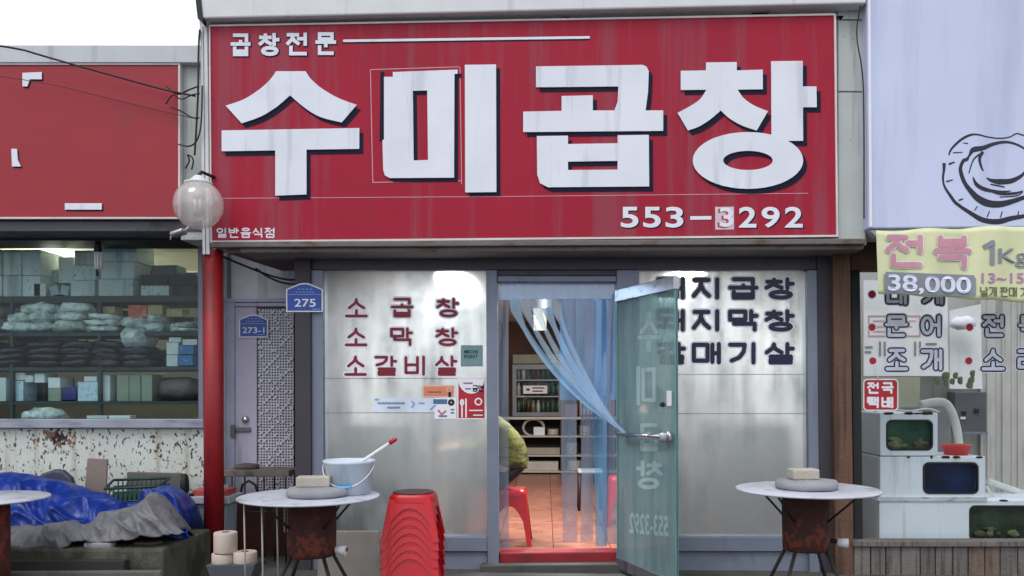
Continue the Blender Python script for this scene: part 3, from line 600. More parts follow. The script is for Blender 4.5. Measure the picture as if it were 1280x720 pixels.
b = MB(); strokes(b, [[(478, 92), (477, 174)]], 5, flat(LY), .0025, False); strokes(b, [[(463, 87), (574, 83.5)], [(463, 87), (466, 228)], [(466, 228), (577, 226)], [(575, 84), (577, 230)]], .9, flat(LY), .0006)
b.mi = [0]+[1]*(len(b.mi)-1); b.build('patch_outline', [navy, line_pink], sg)
b = MB(); strokes(b, [[(640, 245.5), (1010, 241.5)], [(266, 248), (640, 245.5)]], .7, flat(LY), .0007, False); b.build('panel_seam', line_pink, sg)
b = MB(); strokes(b, [[(459, 26), (461, 298)], [(851, 19), (853, 295)]], .6, flat(LY), .0005, False); b.build('panel_joint', mat('faded red joint', '7c2436', .6), sg)
b = MB(); strokes(b, [[(430, 52.5), (736, 48.2)]], 4, flat(LY), .001); b.build('stripe_shade', navy, sg)
b = MB(); strokes(b, [[(430, 51), (736, 46.7)]], 3.2, flat(LY), .002); b.build('stripe', white_letter, sg)
for i, c in enumerate('곱창전문'):
    st = put(hangul(c), (290.5, 325.5, 360, 396.5)[i], 44-i*.5, (311, 347, 383, 418)[i], 68-i*.5)
    b = MB(); strokes(b, [[(x+.8, y+1) for x, y in p] for p in st], 6, flat(LY), .001, False); b.m = 1; strokes(b, st, 4.4, flat(LY), .0022, False); b.build('small_letter', [navy, white_letter], sg)
for i, c in enumerate('일반음식점'): b = MB(); strokes(b, put(hangul(c), 271.5+i*15, 285.5, 283+i*15, 296.5), 1.7, flat(LY), .001); b.build('small_letter', white_letter, sg)
b = MB(); sheet(b, 894, 258.5, 917.5, 287, LY, .002, 0); b.build('digit_patch', mat('pinkish white patch', 'd2c2ca', .5), sg)
dg = [('5', 776, 798), ('5', 804, 826), ('3', 832, 854), ('2', 923.5, 945.5), ('9', 952, 974.5), ('2', 981, 1003.5)]
for c, a, e in dg:
    b = MB(); font(b, c, a+1.2, 259.8, e+1.6, 285.8, flat(LY), .0012, .02); b.m = 1; font(b, c, a, 258.5, e, 284.5, flat(LY), .0024, .02); b.build('digit', [navy, white_letter], sg)
b = MB(); strokes(b, [[(865, 272.5), (887, 272.2)]], 4.4, flat(LY), .0024, False); b.build('dash', white_letter, sg)
b = MB(); font(b, '3', 897, 260, 915, 285, flat(LY), .0034, .03); b.build('lettering', mat('faded rose digit', 'b4384e', .5), sg)
b = MB(); font(b, '3', 899.5, 259.5, 917, 283.5, flat(LY), .0040, .02); b.build('lettering', white_letter, sg)
# ------------------------------------------------------------------ neighbouring shop on the left
ls = thing('supply_shop_building', (X(100, .3), .3, 0), 'low shop on the left with a wide stock window above a peeling cream wall', 'building')
LYW = .3
def lbar(name, p, Y0, Y1, m, bev=.004): b = MB(); b.pprism(p, Y0, Y1); return b.build(name, m, ls, bev=bev)
lbar('roof_fascia', [(-330, 56), (251, 56.5), (251, 78), (-330, 78)], -.26, .6, mat('pale grey fascia', 'c2c6ca', .5, var=.05, dirt='8c8f92', damt=.4, dscale=(9, 9, .8)))
lbar('end_panel', [(226, 78.5), (252, 78.5), (253, 300), (226, 300)], -.19, .1, cladding)
lbar('sign_backing', [(-330, 78.5), (225.5, 78.5), (225.5, 276), (-330, 276)], -.185, .1, dark_frame)
lbar('soffit', [(-330, 276.5), (262, 276.5), (262, 289), (-330, 289)], -.2, .34, mat('grey soffit', '5c5c60', .7, dirt='2e2c2c', damt=.6, dscale=(3, 3, 3)))
lbar('shutter_box', [(-330, 287), (262, 289), (262, 301), (-330, 300)], .1, .5, black)
lbar('window_head', [(-330, 301), (253, 301.5), (253, 305), (-330, 304.5)], .27, .4, alu)
lbar('window_jamb', [(247, 305), (253, 305), (254, 524), (248, 524)], .27, .4, alu)
lbar('window_sill', [(-330, 524), (254, 524), (254, 535), (-330, 535)], .24, .42, mat('dull aluminium sill', 'a2a6b2', .35, metal=.5, dirt='5c5c64', damt=.5, dscale=(3, 20, 20)))
lbar('base_wall', [(-330, 535.5), (262, 535.5), (262, 735), (-330, 735)], .29, .5, peel, 0)
_o = WORG[ls.name]; _c = U(72, 549, .29)-_o; rust_zone(peel, _c.x, _c.z, .24, .13, '6e4220', .40, (34, 34, 20)); rust_zone(peel, _c.x+.02, _c.z, .2, .12, '1e120c', .43, (46, 46, 30), .95, .03)
_c = U(205, 556, .29)-_o; rust_zone(peel, _c.x, _c.z, .3, .1, '3a2c22', .5, (44, 44, 30), .9, .03)
lbar('side_wall', [(254, 300), (262, 300), (262, 535), (254, 535)], .31, 1.0, cladding, 0)
b = MB(); b.pprism([(-330, 303), (250, 303), (250, 525), (-330, 525)], .32, .325); b.build('window_pane', shopglass, ls)
b = MB(); b.box(X(-330, .3), X(253, .3), 3.3, 3.4, 0, 3.2); b.build('rear_wall', mat('shaded rear wall', '2c2a26', .8), ls)  # wall colour darkened to paint the shade behind the shelves
b = MB(); b.pprism([(-330, 290), (330, 290), (330, 352), (-330, 352)], 2.4, 2.43); b.build('lit_wall_part', mat('lamplit wall cream', 'b4ab92', .8), ls)  # paler strip of the same wall, lamp glow painted into its colour
b = MB(); b.box(X(-330, .3), X(253, .3), .5, 3.3, -.02, .08); b.build('shop_floor', conc, ls)
b = MB(); b.box(X(-330, .3), X(253, .3), .5, 3.3, Z(299, .3)+.05, Z(299, .3)+.15); b.build('shop_ceiling', mat('shop ceiling', 'b0a890', .8), ls)
b = MB(); b.box(X(-330, .3)-.1, X(-330, .3), .3, 3.3, 0, 3.2); b.build('side_wall', cladding, ls)
b = MB(); b.box(X(262, .31)-.02, X(262, .31), 1.001, 3.3, 0, 3.2); b.build('side_wall', cladding, ls)
b = MB(); b.box(X(-330, .3), X(262, .3), .1, 3.5, 3.65, 3.75); b.build('roof', grey_ledge, ls)
# its sign (only what shows of the lettering is known)
s2 = thing('supply_shop_sign', (X(60, -.2), -.2, Z(273, -.2)), 'plain dark red signboard with white edging over the left stock window', 'sign')
SR = mat('darker red vinyl', (.33, .008, .02, 1), .4, var=.06, scale=2, dirt='7a2430', damt=.25, dscale=(5, 5, .5))
b = MB(); b.pprism([(-330, 81), (222.5, 81), (222.5, 271), (-330, 271)], -.24, -.19); b.build('panel', SR, s2)
b = MB(); b.pprism([(-330, 78.8), (225, 78.8), (225, 80.8), (-330, 80.8)], -.25, -.2); b.pprism([(222.7, 81), (225, 81), (225, 271), (222.7, 271)], -.249, -.2); b.pprism([(-330, 271.2), (225, 271.2), (225, 273.4), (-330, 273.4)], -.25, -.2); b.build('frame', mat('cream frame trim', 'd8cfcc', .5), s2)
for P in ([(28, 91), (52, 90), (52, 99), (37, 99), (34, 108), (28, 108)], [(14, 186), (21, 186), (22, 200), (26, 208), (15, 208)], [(81, 254), (127, 254), (127, 262), (81, 262)]):
    b = MB(); b.pprism([(x+2, y+2) for x, y in P], -.2425, -.241); b.m = 1; b.pprism(P, -.25, -.2430); b.build('letter_stroke', [navy, white_letter], s2)
# stock on the shelves
SHY = .46
rk = thing('stock_rack', (X(100, SHY), SHY+.2, .08), 'grey steel stock rack filling the left shop window', 'shelf')
shelf_m = mat('dusty steel shelf', '3a4446', .6, metal=.2, dirt='2e3434')
for a, c in ((371, 379), (416, 421), (459.5, 464), (502, 506)):
    b = MB(); b.pbox(-330, a, 252, c, SHY, SHY+.6); b.build('shelf', shelf_m, rk, bev=.003)
for x in (-150, 12, 362-240):
    b = MB(); b.pbox(x, 372, x+4, 530, SHY-.005, SHY+.03); b.build('upright', shelf_m, rk)
carton = mat('grey green carton', 'd2dcd8', .75, var=.1, rnd=.25, dirt='6a7874', damt=.5, speck='5c6a6e', sscale=(60, 60, 26), sth=.66)
carton_d = mat('dark carton', '3c4444', .8, rnd=.2)
G = 'cartons stacked on the top shelf of the left shop'
def cbox(px0, py0, px1, py1, Y, m=carton, dep=.34, lab=None, grp=None, name='carton', cat='box', tape=True):
    b = MB(); b.pbox(px0, py0, px1, py1, Y, Y+dep); o = b.build(name, m, None, bev=.004)
    tag(o, lab, cat, grp); return o
for k in range(4):
    cbox(-44+k*24 if k else -44, 312, -22+k*24.2, 344, SHY+.03, lab=('leftmost', 'second', 'third', 'rightmost')[k]+' tall carton in the upper left row of the stock window', grp=G)
    cbox(-44+k*24, 344.6, -22+k*24.2, 370.5, SHY+.02, lab=('leftmost', 'second', 'third', 'rightmost')[k]+' short carton below the tall left row of the stock window', grp=G)
for x0, y0, x1, y1, dz, lab in ((42, 354, 57, 370.5, .02, 'small square carton beside the upright row on the top shelf'), (53, 337, 72, 353, .2, 'little grey box lit by the bare bulb glow on the top shelf'),
    (73, 321, 92, 354, .14, 'tall grey carton half behind the middle carton stack'), (93, 313, 119, 331, .05, 'uppermost carton of the middle stack beside the lamp tube'), (92, 331.5, 119, 350, .04, 'second carton of the middle stack beside the lamp tube'), (88, 350.5, 118, 370.5, .02, 'bottom carton of the middle stack beside the lamp tube'),
    (127, 304, 170, 327, .05, 'uppermost of three large cartons right of the lamp tube'), (126, 327.6, 168, 348.5, .04, 'middle of three large cartons right of the lamp tube'), (123, 349, 166, 370.5, .02, 'lowest of three large cartons right of the lamp tube'),
    (176, 357, 211, 370.5, .05, 'flat pale carton alone on the right of the top shelf')):
    cbox(x0, y0, x1, y1, SHY+dz, lab=lab, grp=G)
for x0, y0, x1, y1, lab in ((211, 343, 243, 356, 'upper dark carton at the right end of the top shelf'), (211, 356.6, 243, 370.5, 'lower dark carton at the right end of the top shelf'), (176, 343, 209, 356.5, 'dark carton resting on the flat pale carton')):
    cbox(x0, y0, x1, y1, SHY+.12, carton_d, lab=lab, grp='dark cartons on the top shelf')
for k, (x, y) in enumerate(((66.5, 363), (80, 362.5))):
    b = MB(); s_ = S(x, SHY); c = U(x, y, SHY-.0); b.box(-5.2*s_, 5.2*s_, -.05, .05, -6*s_, 6*s_); b.xf(Matrix.Translation(c+Vector((0, .06, 0))) @ Matrix.Rotation(R((-14, 12)[k]), 4, 'Y'))
    tag(b.build('small_package', mat('pale package', 'b4c2c4', .6), None, bev=.003), ('pale little package tipped left on the top shelf', 'pale little package tipped right on the top shelf')[k], 'package')
# bags of nets / rope packed in plastic
bag_w = mat('pale plastic bag', 'dce6e0', .3, var=.3, scale=14, bump=1., bscale=22, rnd=.15, dirt='7a8e90', damt=.7, dscale=(16, 16, 16), dth=.5)
bag_d = mat('dark plastic bundle', '1c2436', .2, var=.4, scale=10, bump=.6, bscale=22, rnd=.35)
bag_p = mat('plum plastic bundle', '33262e', .22, var=.4, scale=10, bump=.6, bscale=22, rnd=.3)
def bag(px0, py0, px1, py1, Y, m, lab, grp, k):
    c = U((px0+px1)/2, (py0+py1)/2, Y+.14); s_ = S(c.x*0+(px0+px1)/2, Y+.14)
    b = MB(); b.blob((0, 0, 0), ((px1-px0)/2*s_*1.03, .17, (py1-py0)/2*s_*1.1), 18, 9, .28, .62, k*1.3, 2.6); b.xf(Matrix.Translation(c) @ Matrix.Rotation(R(random.uniform(-4, 4)), 4, 'Y'))
    tag(b.build('plastic_bag' if m is bag_w else 'wrapped_bundle', m, None), lab, 'bag' if m is bag_w else 'bundle', grp)
k = 0
for x0, y0, x1, y1, w_ in ((12, 404, 50, 416, 'left bag in the bottom row'), (40, 404, 76, 416, 'middle bag in the bottom row'), (73, 402, 112, 416, 'right bag in the bottom row'), (20, 392, 46, 405, 'left bag in the middle row'), (44, 391, 78, 404, 'middle bag in the middle row'), (76, 391, 112, 403, 'right bag in the middle row'), (36, 380, 80, 393, 'top left bag'), (80, 380, 120, 393, 'top right bag'), (-40, 396, 0, 416, 'big bag at the window edge'), (-36, 380, 4, 396, 'upper bag at the window edge')):
    k += 1; bag(x0, y0, x1, y1, SHY, bag_w, 'pale plastic bag, '+w_+' of the heap on the second shelf', 'pale plastic bags heaped on the second shelf', k)
for x0, y0, x1, y1, w_ in ((115, 408, 155, 416, 'bottom'), (115, 400, 156, 408.5, 'middle'), (118, 393, 154, 401, 'top')):
    k += 1; bag(x0, y0, x1, y1, SHY, bag_w, w_+' flat pale bag in the tidy pile on the second shelf', 'flat pale bags piled on the second shelf', k)
for x0, y0, x1, y1, lab in ((158, 398, 192, 412, 'pale plastic bag right of the tidy pile'), (160, 411, 190, 436, 'crumpled pale bag hanging over the edge of the second shelf'), (189, 405, 211, 416, 'lower small pale bag below the orange packet'), (191, 394, 210, 406, 'upper small pale bag below the orange packet'), (219, 404, 252, 411, 'upper flat pale bag at the right end of the second shelf'), (218, 410, 252, 416, 'lower flat pale bag at the right end of the second shelf')):
    k += 1; bag(x0, y0, x1, y1, SHY-(.02 if y1 > 430 else 0), bag_w, lab, None, k)
for i, (x, n) in enumerate(((-40, 4), (2, 3), (45, 4), (83, 4), (120, 4), (157, 3))):
    for j in range(n):
        k += 1; y1 = 459-j*7.6; m = bag_p if i in (2, 3, 4) and j in (0, 1, 2) else bag_d
        bag(x+random.uniform(-3, 3), y1-9.5, x+41+random.uniform(-3, 3), y1, SHY, m, ('dark' if m is bag_d else 'plum')+' wrapped bundle, '+('lowest', 'second from bottom', 'third from bottom', 'topmost')[j if j < n-1 else 3]+' of the '+('leftmost', 'second', 'third', 'fourth', 'fifth', 'rightmost')[i]+' pile on the third shelf', 'wrapped bundles piled on the third shelf', k)
bag(20, 425, 50, 434, SHY+.2, bag_d, 'dark bundle at the top left of the third shelf piles', None, 91)
bx = mat('bright blue carton', '2a78b8', .5, dirt='a8c8dc', damt=.6, dscale=(30, 30, 30)); bpale = mat('pale box', 'dce4e2', .6, rnd=.1)
for x0, y0, x1, y1, m, lab in ((208, 428, 223, 443, bpale, 'upper grey box at the right of the third shelf'), (208, 443.5, 222, 458, bpale, 'lower grey box at the right of the third shelf'), (224, 432, 242, 443, bx, 'upper blue box at the right of the third shelf'), (223, 444, 241, 457, bx, 'lower blue box at the right of the third shelf'),
    (211, 421.5, 226, 427.5, bpale, 'flat grey box topping the grey boxes'), (228, 424, 246, 431.5, bpale, 'flat pale box on the blue boxes')):
    cbox(x0, y0, x1, y1, SHY+.03, m, .2, lab)
bk_m = mat('dim back carton', '74827f', .8, var=.1, rnd=.45, dirt='4a5654', damt=.5)
for zt_, lab, hs_ in ((371, 'top', (22, 44)), (416, 'second', (12, 30)), (459.5, 'third', (14, 30)), (502, 'bottom', (14, 32))):
    x = -46
    while x < 236:
        wd = random.uniform(13, 26)
        cbox(x, zt_-random.uniform(*hs_), x+wd-1, zt_-.8, SHY+.34, bk_m, .2, 'dim carton in the back row of the '+lab+' shelf, left shop', 'back row cartons of the left shop'); x += wd
orng = mat('orange packet', 'c45a3a', .5, dirt='e0c8a0', damt=.6, dscale=(40, 40, 40)); tan = mat('tan packet', 'b09a6a', .5, dirt='e4d8b0', damt=.7, dscale=(50, 50, 50))
for x0, y0, x1, y1, m, lab in ((160, 381, 184, 397, orng, 'orange packet on the second shelf'), (184.5, 381, 203, 397, tan, 'speckled tan packet beside the orange packet'), (208, 386, 228, 396, tan, 'tan packet at the right of the second shelf'), (123, 383, 143, 392, tan, 'dull tan packet above the tidy bag pile'),
    (97, 424, 108, 431, mat('lime packet', '8fae2a', .5), 'lime green packet on the third shelf'), (110, 424, 128, 430, tan, 'tan packet beside the lime green packet'), (133, 424, 158, 431, tan, 'brown tan packet under the second shelf')):
    cbox(x0, y0, x1, y1, SHY+.06, m, .15, lab, name='packet', cat='packet')
bl = mat('white blue box', 'cfe2ee', .5, dirt='3d7ab0', damt=.7, dscale=(40, 40, 40)); olv = mat('olive grey box', '8f9a86', .6, rnd=.06)
for x0, y0, x1, y1, m, lab in ((-8, 472, 7.5, 501.5, bpale, 'pale upright box at the far left of the bottom shelf'), (14, 476, 29, 501.5, bl, 'blue and white box second from left on the bottom shelf'), (19, 466, 31, 475, bpale, 'grey box standing on the blue and white box'), (31, 469, 41, 478, bpale, 'tiny pale box hung under the third shelf, left one'), (43, 467, 55.5, 478.5, bpale, 'tiny pale box hung under the third shelf, right one'),
    (60, 472, 75, 485, bpale, 'pale box on top of the printed grey box'), (60, 485.5, 76, 501.5, olv, 'printed grey box below the pale box'), (78, 484, 95, 500, mat('indigo box', '26307a', .5), 'indigo box on the bottom shelf'), (97, 477.5, 124, 501.5, bl, 'wide white box with blue print on the bottom shelf'), (105, 470.5, 121, 477, bpale, 'flat pale box on the wide printed box'), (126, 469, 137.5, 501.5, bpale, 'tall narrow white box on the bottom shelf'),
    (146, 468.5, 161, 501.5, olv, 'leftmost of three tall olive grey boxes'), (161.5, 468.5, 175.5, 501.5, olv, 'middle of three tall olive grey boxes'), (176.5, 468.5, 190, 501.5, olv, 'rightmost of three tall olive grey boxes')):
    cbox(x0, y0, x1, y1, SHY+.04, m, .2, lab)
b = MB(); b.blob(U(228, 486, SHY+.15), (.17, .14, .1), amp=.3, sq=.7); tag(b.build('wrapped_bundle', mat('mauve sheet', '5a4a4c', .4, bump=.4), None), 'mauve wrapped bundle right end of the bottom shelf', 'bundle')
b = MB(); b.blob(U(55, 518, .5), (.2, .1, .06), amp=.4); tag(b.build('plastic_bag', bag_w, None), 'crumpled clear bag lying on the window ledge', 'bag')
for x0, x1, lab in ((108, 134, 'left white slab on the inside of the window ledge'), (136, 163, 'right white slab on the inside of the window ledge')): cbox(x0, 519.5, x1, 523.5, .4, bpale, .1, lab, name='white_slab', cat='slab')
# lamps in the left shop
lb = thing('bare_bulb', U(66, 322, 1.5), 'glowing bare bulb behind the cartons of the left shop', 'lamp')
b = MB(); b.blob(U(66, 322, 1.5), (.06, .045, .06), amp=0); b.build('bulb', mat('lit bulb', 'fff0cc', .4, emit=25.), lb)
b = MB(); b.tube([U(66, 315, 1.5), U(66, 304, 1.5)], .006); b.build('cord', black, lb)
l = bpy.data.lights.new('bulb_light', 'POINT'); l.energy = 220; l.color = (1, .93, .74); l.shadow_soft_size = .06; o = bpy.data.objects.new('bulb_light', l); C.objects.link(o); o.parent = lb; o.location = (0, 0, -.1)
def tubes(mb, c, r, h, k=4):
    for i in range(k):
        a = 2*math.pi*i/k+.4; p = c+Vector((r*math.cos(a), r*math.sin(a), 0)); mb.tube([p, p+Vector((0, 0, h))], r*.42, 8)
lt = thing('lamp_tube', U(123, 335, .15), 'unlit compact fluorescent lamp hanging in front of the left shop window', 'lamp')
b = MB(); c = U(122.5, 336.5, .15); s_ = S(122, .15); tubes(b, c, 3*s_, 21*s_); b.build('tube', cfl, lt)
b = MB(); b.lathe([(3.4*s_, 0), (4.6*s_, 1*s_), (4.6*s_, 3*s_), (3.6*s_, 8*s_), (3.4*s_, 13*s_)], c+Vector((0, 0, 21*s_)), 12); b.build('socket', black, lt)
b = MB(); b.tube([c+Vector((0, 0, 34*s_)), U(124, 289, .15)], .006); b.tube([U(121, 337, .15), U(122, 345, .16)], .008); b.build('cord', black, lt)
# ------------------------------------------------------------------ red pipe column, globe lamp, plates
pl = MB(); s_ = S(264, -.30); pl.lathe([(12*s_, 0), (12*s_, Z(310, -.30))], (X(264.5, -.30, 520), -.26, .006), 28)
pl = pl.build('support_column', red_pipe, None); tag(pl, 'red painted steel pipe column under the left end of the big sign', 'column')
GY = -.62
gl = thing('globe_lamp', U(248, 290, GY), 'clear globe lamp with white cap at the left end of the red sign', 'lamp')
gc = U(248, 256, GY); gs = S(248, GY); rr = 30*gs
b = MB(); b.lathe([(rr*math.cos(a), rr*math.sin(a)) for a in [R(-85+i*10) for i in range(17)]], gc, 36); b.build('globe', globe_glass, gl)
b = MB(); b.lathe([(16.5*gs, 25*gs), (17*gs, 27.5*gs), (10*gs, 30*gs), (5*gs, 35.5*gs), (2*gs, 36.5*gs)], gc, 28); b.build('cap', white_paint, gl)
b = MB(); tubes(b, gc+Vector((.5*gs, 0, -14*gs)), 5*gs, 22*gs, 5); b.build('lamp_tube', mat('bright lamp tube', 'f2f2f4', .3), gl)
b = MB(); b.lathe([(8.5*gs, 0), (9*gs, 6*gs), (5*gs, 17*gs)], gc+Vector((.5*gs, 0, 8*gs)), 14); b.build('socket', white_paint, gl)
b = MB(); b.tube([gc+Vector((0, 0, 36*gs)), gc+Vector((0, .06, 43*gs)), gc+Vector((.02, .30, 45*gs))], .012); b.build('arm', dark_iron, gl)
fx = MB(); c = U(224, 291, -.45); s_ = S(224, -.45); fx.blob((0, 0, 0), (10*s_, .05, 3.2*s_), amp=.3, sq=.6); fx.xf(Matrix.Translation(c) @ Matrix.Rotation(R(-18), 4, 'Y')); fx.tube([U(232, 288, -.45), U(238, 281, -.4), U(240, 276, -.2)], .008); fx.tube([U(214, 294, -.45), U(213, 300, -.45)], .006)
tag(fx.build('metal_fitting', silver, None), 'crumpled silver metal fitting hanging below the globe lamp', 'fitting')
def plate(px0, py0, px1, py1, Y, num, nrect, lab):
    t = thing('address_plate', U((px0+px1)/2, py1, Y), lab, 'sign', 'blue house number plates'); r = (py1-py0)*.22; mx = (px0+px1)/2
    P = [(px0, py1), (px0, py0+r), (mx-6, py0+.8), (mx, py0), (mx+6, py0+.8), (px1, py0+r), (px1, py1)]
    b = MB(); b.pprism(P, Y, Y+.012); b.build('border', white, t, bev=.002)
    i = 1.7; Q = [(px0+i, py1-i), (px0+i, py0+r+.8), (mx-6, py0+.8+i), (mx, py0+i), (mx+6, py0+.8+i), (px1-i, py0+r+.8), (px1-i, py1-i)]
    b = MB(); b.pprism(Q, Y-.003, Y-.0005); b.build('plate', blue_pr, t)
    b = MB(); font(b, num, *nrect, flat(Y-.003), .001, .012); b.build('lettering', white, t)
    b = MB(); fn = flat(Y-.003); yl = py0+r+(py1-py0)*.18; strokes(b, [[(px0+i, yl), (px1-i, yl)]], .6, fn, .001)
    strokes(b, [[(mx-8+k*5, yl-7), (mx-5.5+k*5, yl-6.2)] for k in range(4)]+[[(mx-10+k*4, yl-3), (mx-8+k*4, yl-3)] for k in range(6)]+[[(px1-13, py1-3.6), (px1-4, py1-3.6)]], .9, fn, .001); b.build('small_print', mat('pale blue small print', '8fa8dc', .5), t)
plate(357.5, 353.5, 403.5, 390, -.085, '275', (368, 373.5, 394.5, 383.5), 'larger blue address plate reading 275 on the dark corner post')
plate(298.5, 393, 335, 422, RY-.03, '273-1', (303, 409, 330.5, 416.5), 'smaller blue address plate reading 273-1 on the recessed door')
# cables
def cable(pts, r, lab, Ys=None, m=black):
    P = []
    for i in range(len(pts)-1):
        for q in range(5):
            t = q/5; P.append([pts[i][k]+(pts[i+1][k]-pts[i][k])*t for k in range(3)])
    P.append(list(pts[-1])); n = len(P)
    Q = [sum((Vector(P[min(max(i+d, 0), n-1)]) for d in (-2, -1, 0, 1, 2)), Vector())/5 for i in range(n)]
    b = MB(); b.tube([U(*q) for q in Q], r, 6); o = b.build('cable', m, None); tag(o, lab, 'cable')
cable([(-260, 30, -1.2), (8, 56, -.6), (64, 73, -.45), (150, 97, -.36), (208, 113, -.34), (249, 121, -.36)], .007, 'thick overhead cable sloping past the left red sign to the corner')
cable([(-200, 74, -.4), (36, 98, -.36), (140, 124, -.3), (215, 142, -.28), (252, 150, -.36)], .003, 'thin overhead wire drooping across the left red sign', m=mat('thin grey wire', '4a2a2c', .6))
cable([(206, 106, -.3), (222, 120, -.34), (234, 113, -.36), (250, 107, -.38)], .006, 'upper cable of the tangle beside the big sign')
cable([(206, 132, -.3), (216, 116, -.3), (226, 126, -.34), (240, 118, -.37), (251, 117, -.38)], .005, 'looped cable of the tangle beside the big sign')
cable([(212, 134, -.28), (226, 138, -.34), (240, 148, -.36), (250, 147, -.38)], .006, 'middle cable of the tangle beside the big sign')
cable([(222, 180, -.28), (236, 184, -.34), (246, 178, -.37), (252, 158, -.38), (253, 100, -.38)], .006, 'cable curving up into the corner trim of the big sign')
cable([(243, 200, -.36), (246, 150, -.36), (248, 110, -.36), (248, 60, -.36), (250, 34, -.36)], .008, 'black cable running down the corner trim left of the big sign')
cable([(231, 212, -.22), (238, 200, -.24), (233, 192, -.24), (243, 198, -.26), (239, 214, -.26)], .006, 'short knotted cable above the globe lamp cap')
cable([(1081, -40, -.4), (1076, 8, -.4), (1071, 30, -.4), (1071, 52, -.4), (1077, 80, -.4), (1080, 116, -.4), (1080, 295, -.4)], .005, 'black wire hanging down the gap beside the white shell sign')
cable([(268, 316, -.3), (300, 330, .1), (325, 340, .4), (345, 347, .6), (362, 350, .1), (370, 350, -.06)], .009, 'black cable under the canopy running to the 275 plate')
cable([(318, 334, .3), (332, 345, .4), (350, 353, .3), (362, 355, 0), (369, 355, -.07)], .008, 'second black cable sagging below the canopy near the 275 plate')
# ------------------------------------------------------------------ things in front of the recess and the left shop
def grid_drape(name, top, bot, Yt, Yb, bulge, amp, m, lab, cat, seed, nx=150, ny=44, back=.35, thick=.012):
    def at(P, s):
        x = P[0][0]+(P[-1][0]-P[0][0])*s
        for i in range(len(P)-1):
            if x <= P[i+1][0] or i == len(P)-2:
                f = min(max((x-P[i][0])/max(P[i+1][0]-P[i][0], .001), 0), 1); return (x, P[i][1]+(P[i+1][1]-P[i][1])*f)
    vs = []
    for i in range(nx+1):
        s_ = i/nx; t = U(*at(top, s_), Yt); q = U(*at(bot, s_), Yb)
        for j in range(-8, ny+1):
            if j < 0: v = 0; p = t+Vector((0, back*(-j)/8, -back*.6*(j/8)**2))
            else:
                v = j/ny; p = t.lerp(q, v); p += Vector((0, -.8*bulge*math.sin(math.pi*v), bulge*.55*math.sin(math.pi*v)))
            e = Vector((p.x*2.1+seed, p.y*1.5, p.z*2.4)); e2 = Vector((p.x*1.6-p.z*2.2+seed, p.y*2, p.z*9+p.x*6.5)); e3 = Vector((p.x*11+p.z*5, p.y*3, p.z*3-p.x*2+seed))
            rd = lambda q, k_: (1-min(1, k_*abs(noise.noise(q))))**2
            f = amp*(.75*rd(e, 2.2)+.6*rd(e2, 2.4)+.22*rd(e3, 2.6)+.1*noise.noise(e2*3)-.5)
            g = min(1, abs(v)*5+.25) if j >= 0 else .3
            vs.append(p+Vector((.15*f, -.8*f, .45*f))*g)
    r = ny+9; b = MB(); b.smooth = True
    b.add(vs, [(i*r+j, i*r+j+1, (i+1)*r+j+1, (i+1)*r+j) for i in range(nx) for j in range(r-1)])
    o = b.build(name, m, None); so_ = o.modifiers.new('solid', 'SOLIDIFY'); so_.thickness = thick
    return tag(o, lab, cat)
grid_drape('blue_tarpaulin', [(-120, 600), (-60, 594), (0, 592), (30, 592), (46, 596), (56, 600), (72, 600), (92, 606), (112, 614), (128, 616), (152, 629), (172, 628), (188, 612), (205, 607), (216, 608), (228, 618), (236, 640), (237, 662)],
           [(-120, 668), (0, 664), (60, 668), (120, 668), (180, 672), (237, 672)], -.42, -.86, .10, .12, tarp_blue, 'crumpled bright blue tarpaulin covering the heap below the left shop window', 'tarpaulin', 3.1)
grid_drape('grey_sheet', [(-120, 664), (0, 659), (40, 656), (92, 651), (104, 656), (116, 652), (124, 640), (150, 636), (168, 632), (178, 626), (188, 615), (196, 618), (206, 630), (218, 646), (228, 662)],
           [(-120, 706), (0, 702), (56, 701), (62, 690), (78, 688), (96, 674), (112, 676), (160, 676), (200, 670), (228, 664)], -.86, -1.14, .05, .085, tarp_grey, 'dirty grey plastic sheet draped over the front of the blue tarpaulin', 'sheet', 8.4)
b = MB(); b.box(X(-150, -1.16), X(204, -1.16, 690), -1.16, -.36, .006, Z(688, -1.16)); 
cb_ = b.build('concrete_block', mat('mossy dark concrete', '55534a', .9, var=.25, bump=.6, bscale=30, dirt='2c3020', damt=.8, dscale=(5, 5, 3), dth=.46), None, bev=.02); tag(cb_, 'mossy concrete block under the grey sheet and blue tarpaulin', 'block')
b = MB(); b.pprism([(-150, 702), (155, 701), (155, 714), (-150, 716)], -1.24, -1.17); tag(b.build('timber_board', mat('dark wet board', '2c2926', .8, bump=.3), None, bev=.006), 'long dark board along the front of the mossy concrete block', 'board')
b = MB(); b.pprism([(-150, 716), (200, 714), (204, 735), (-150, 735)], -1.3, -1.25); tag(b.build('kerb_stone', mat('dull kerb stone', '5e5c58', .9, bump=.4, dirt='3a3a34', damt=.6, dscale=(6, 6, 6)), None, bev=.01), 'pale stone edge at the foot of the concrete block', 'stone')
b = MB(); c = U(186, 682, -.95); b.blob(c, (.095, .06, .032), 12, 7, .12, .45); tag(b.build('brick', mat('dull red brick', '7a5a54', .9, bump=.4), None), 'flat dull red brick on the right end of the concrete block', 'brick')
b = MB(); c = U(126, 681, -1.08); b.blob(c, (.1, .05, .022), 12, 7, .1, .4); tag(b.build('stone_slab', stone, None), 'small grey stone slab under the hem of the grey sheet', 'stone')
b = MB(); b.pprism([(109, 573), (134, 574), (131, 640), (103, 640)], -.02, .0); o = tag(b.build('plank_board', mat('pale brown board', '84766e', .8, dirt='5e524a', damt=.6, dscale=(3, 3, 20)), None, bev=.004), 'pale brown board leaning on the peeling wall behind the blue tarpaulin', 'board')
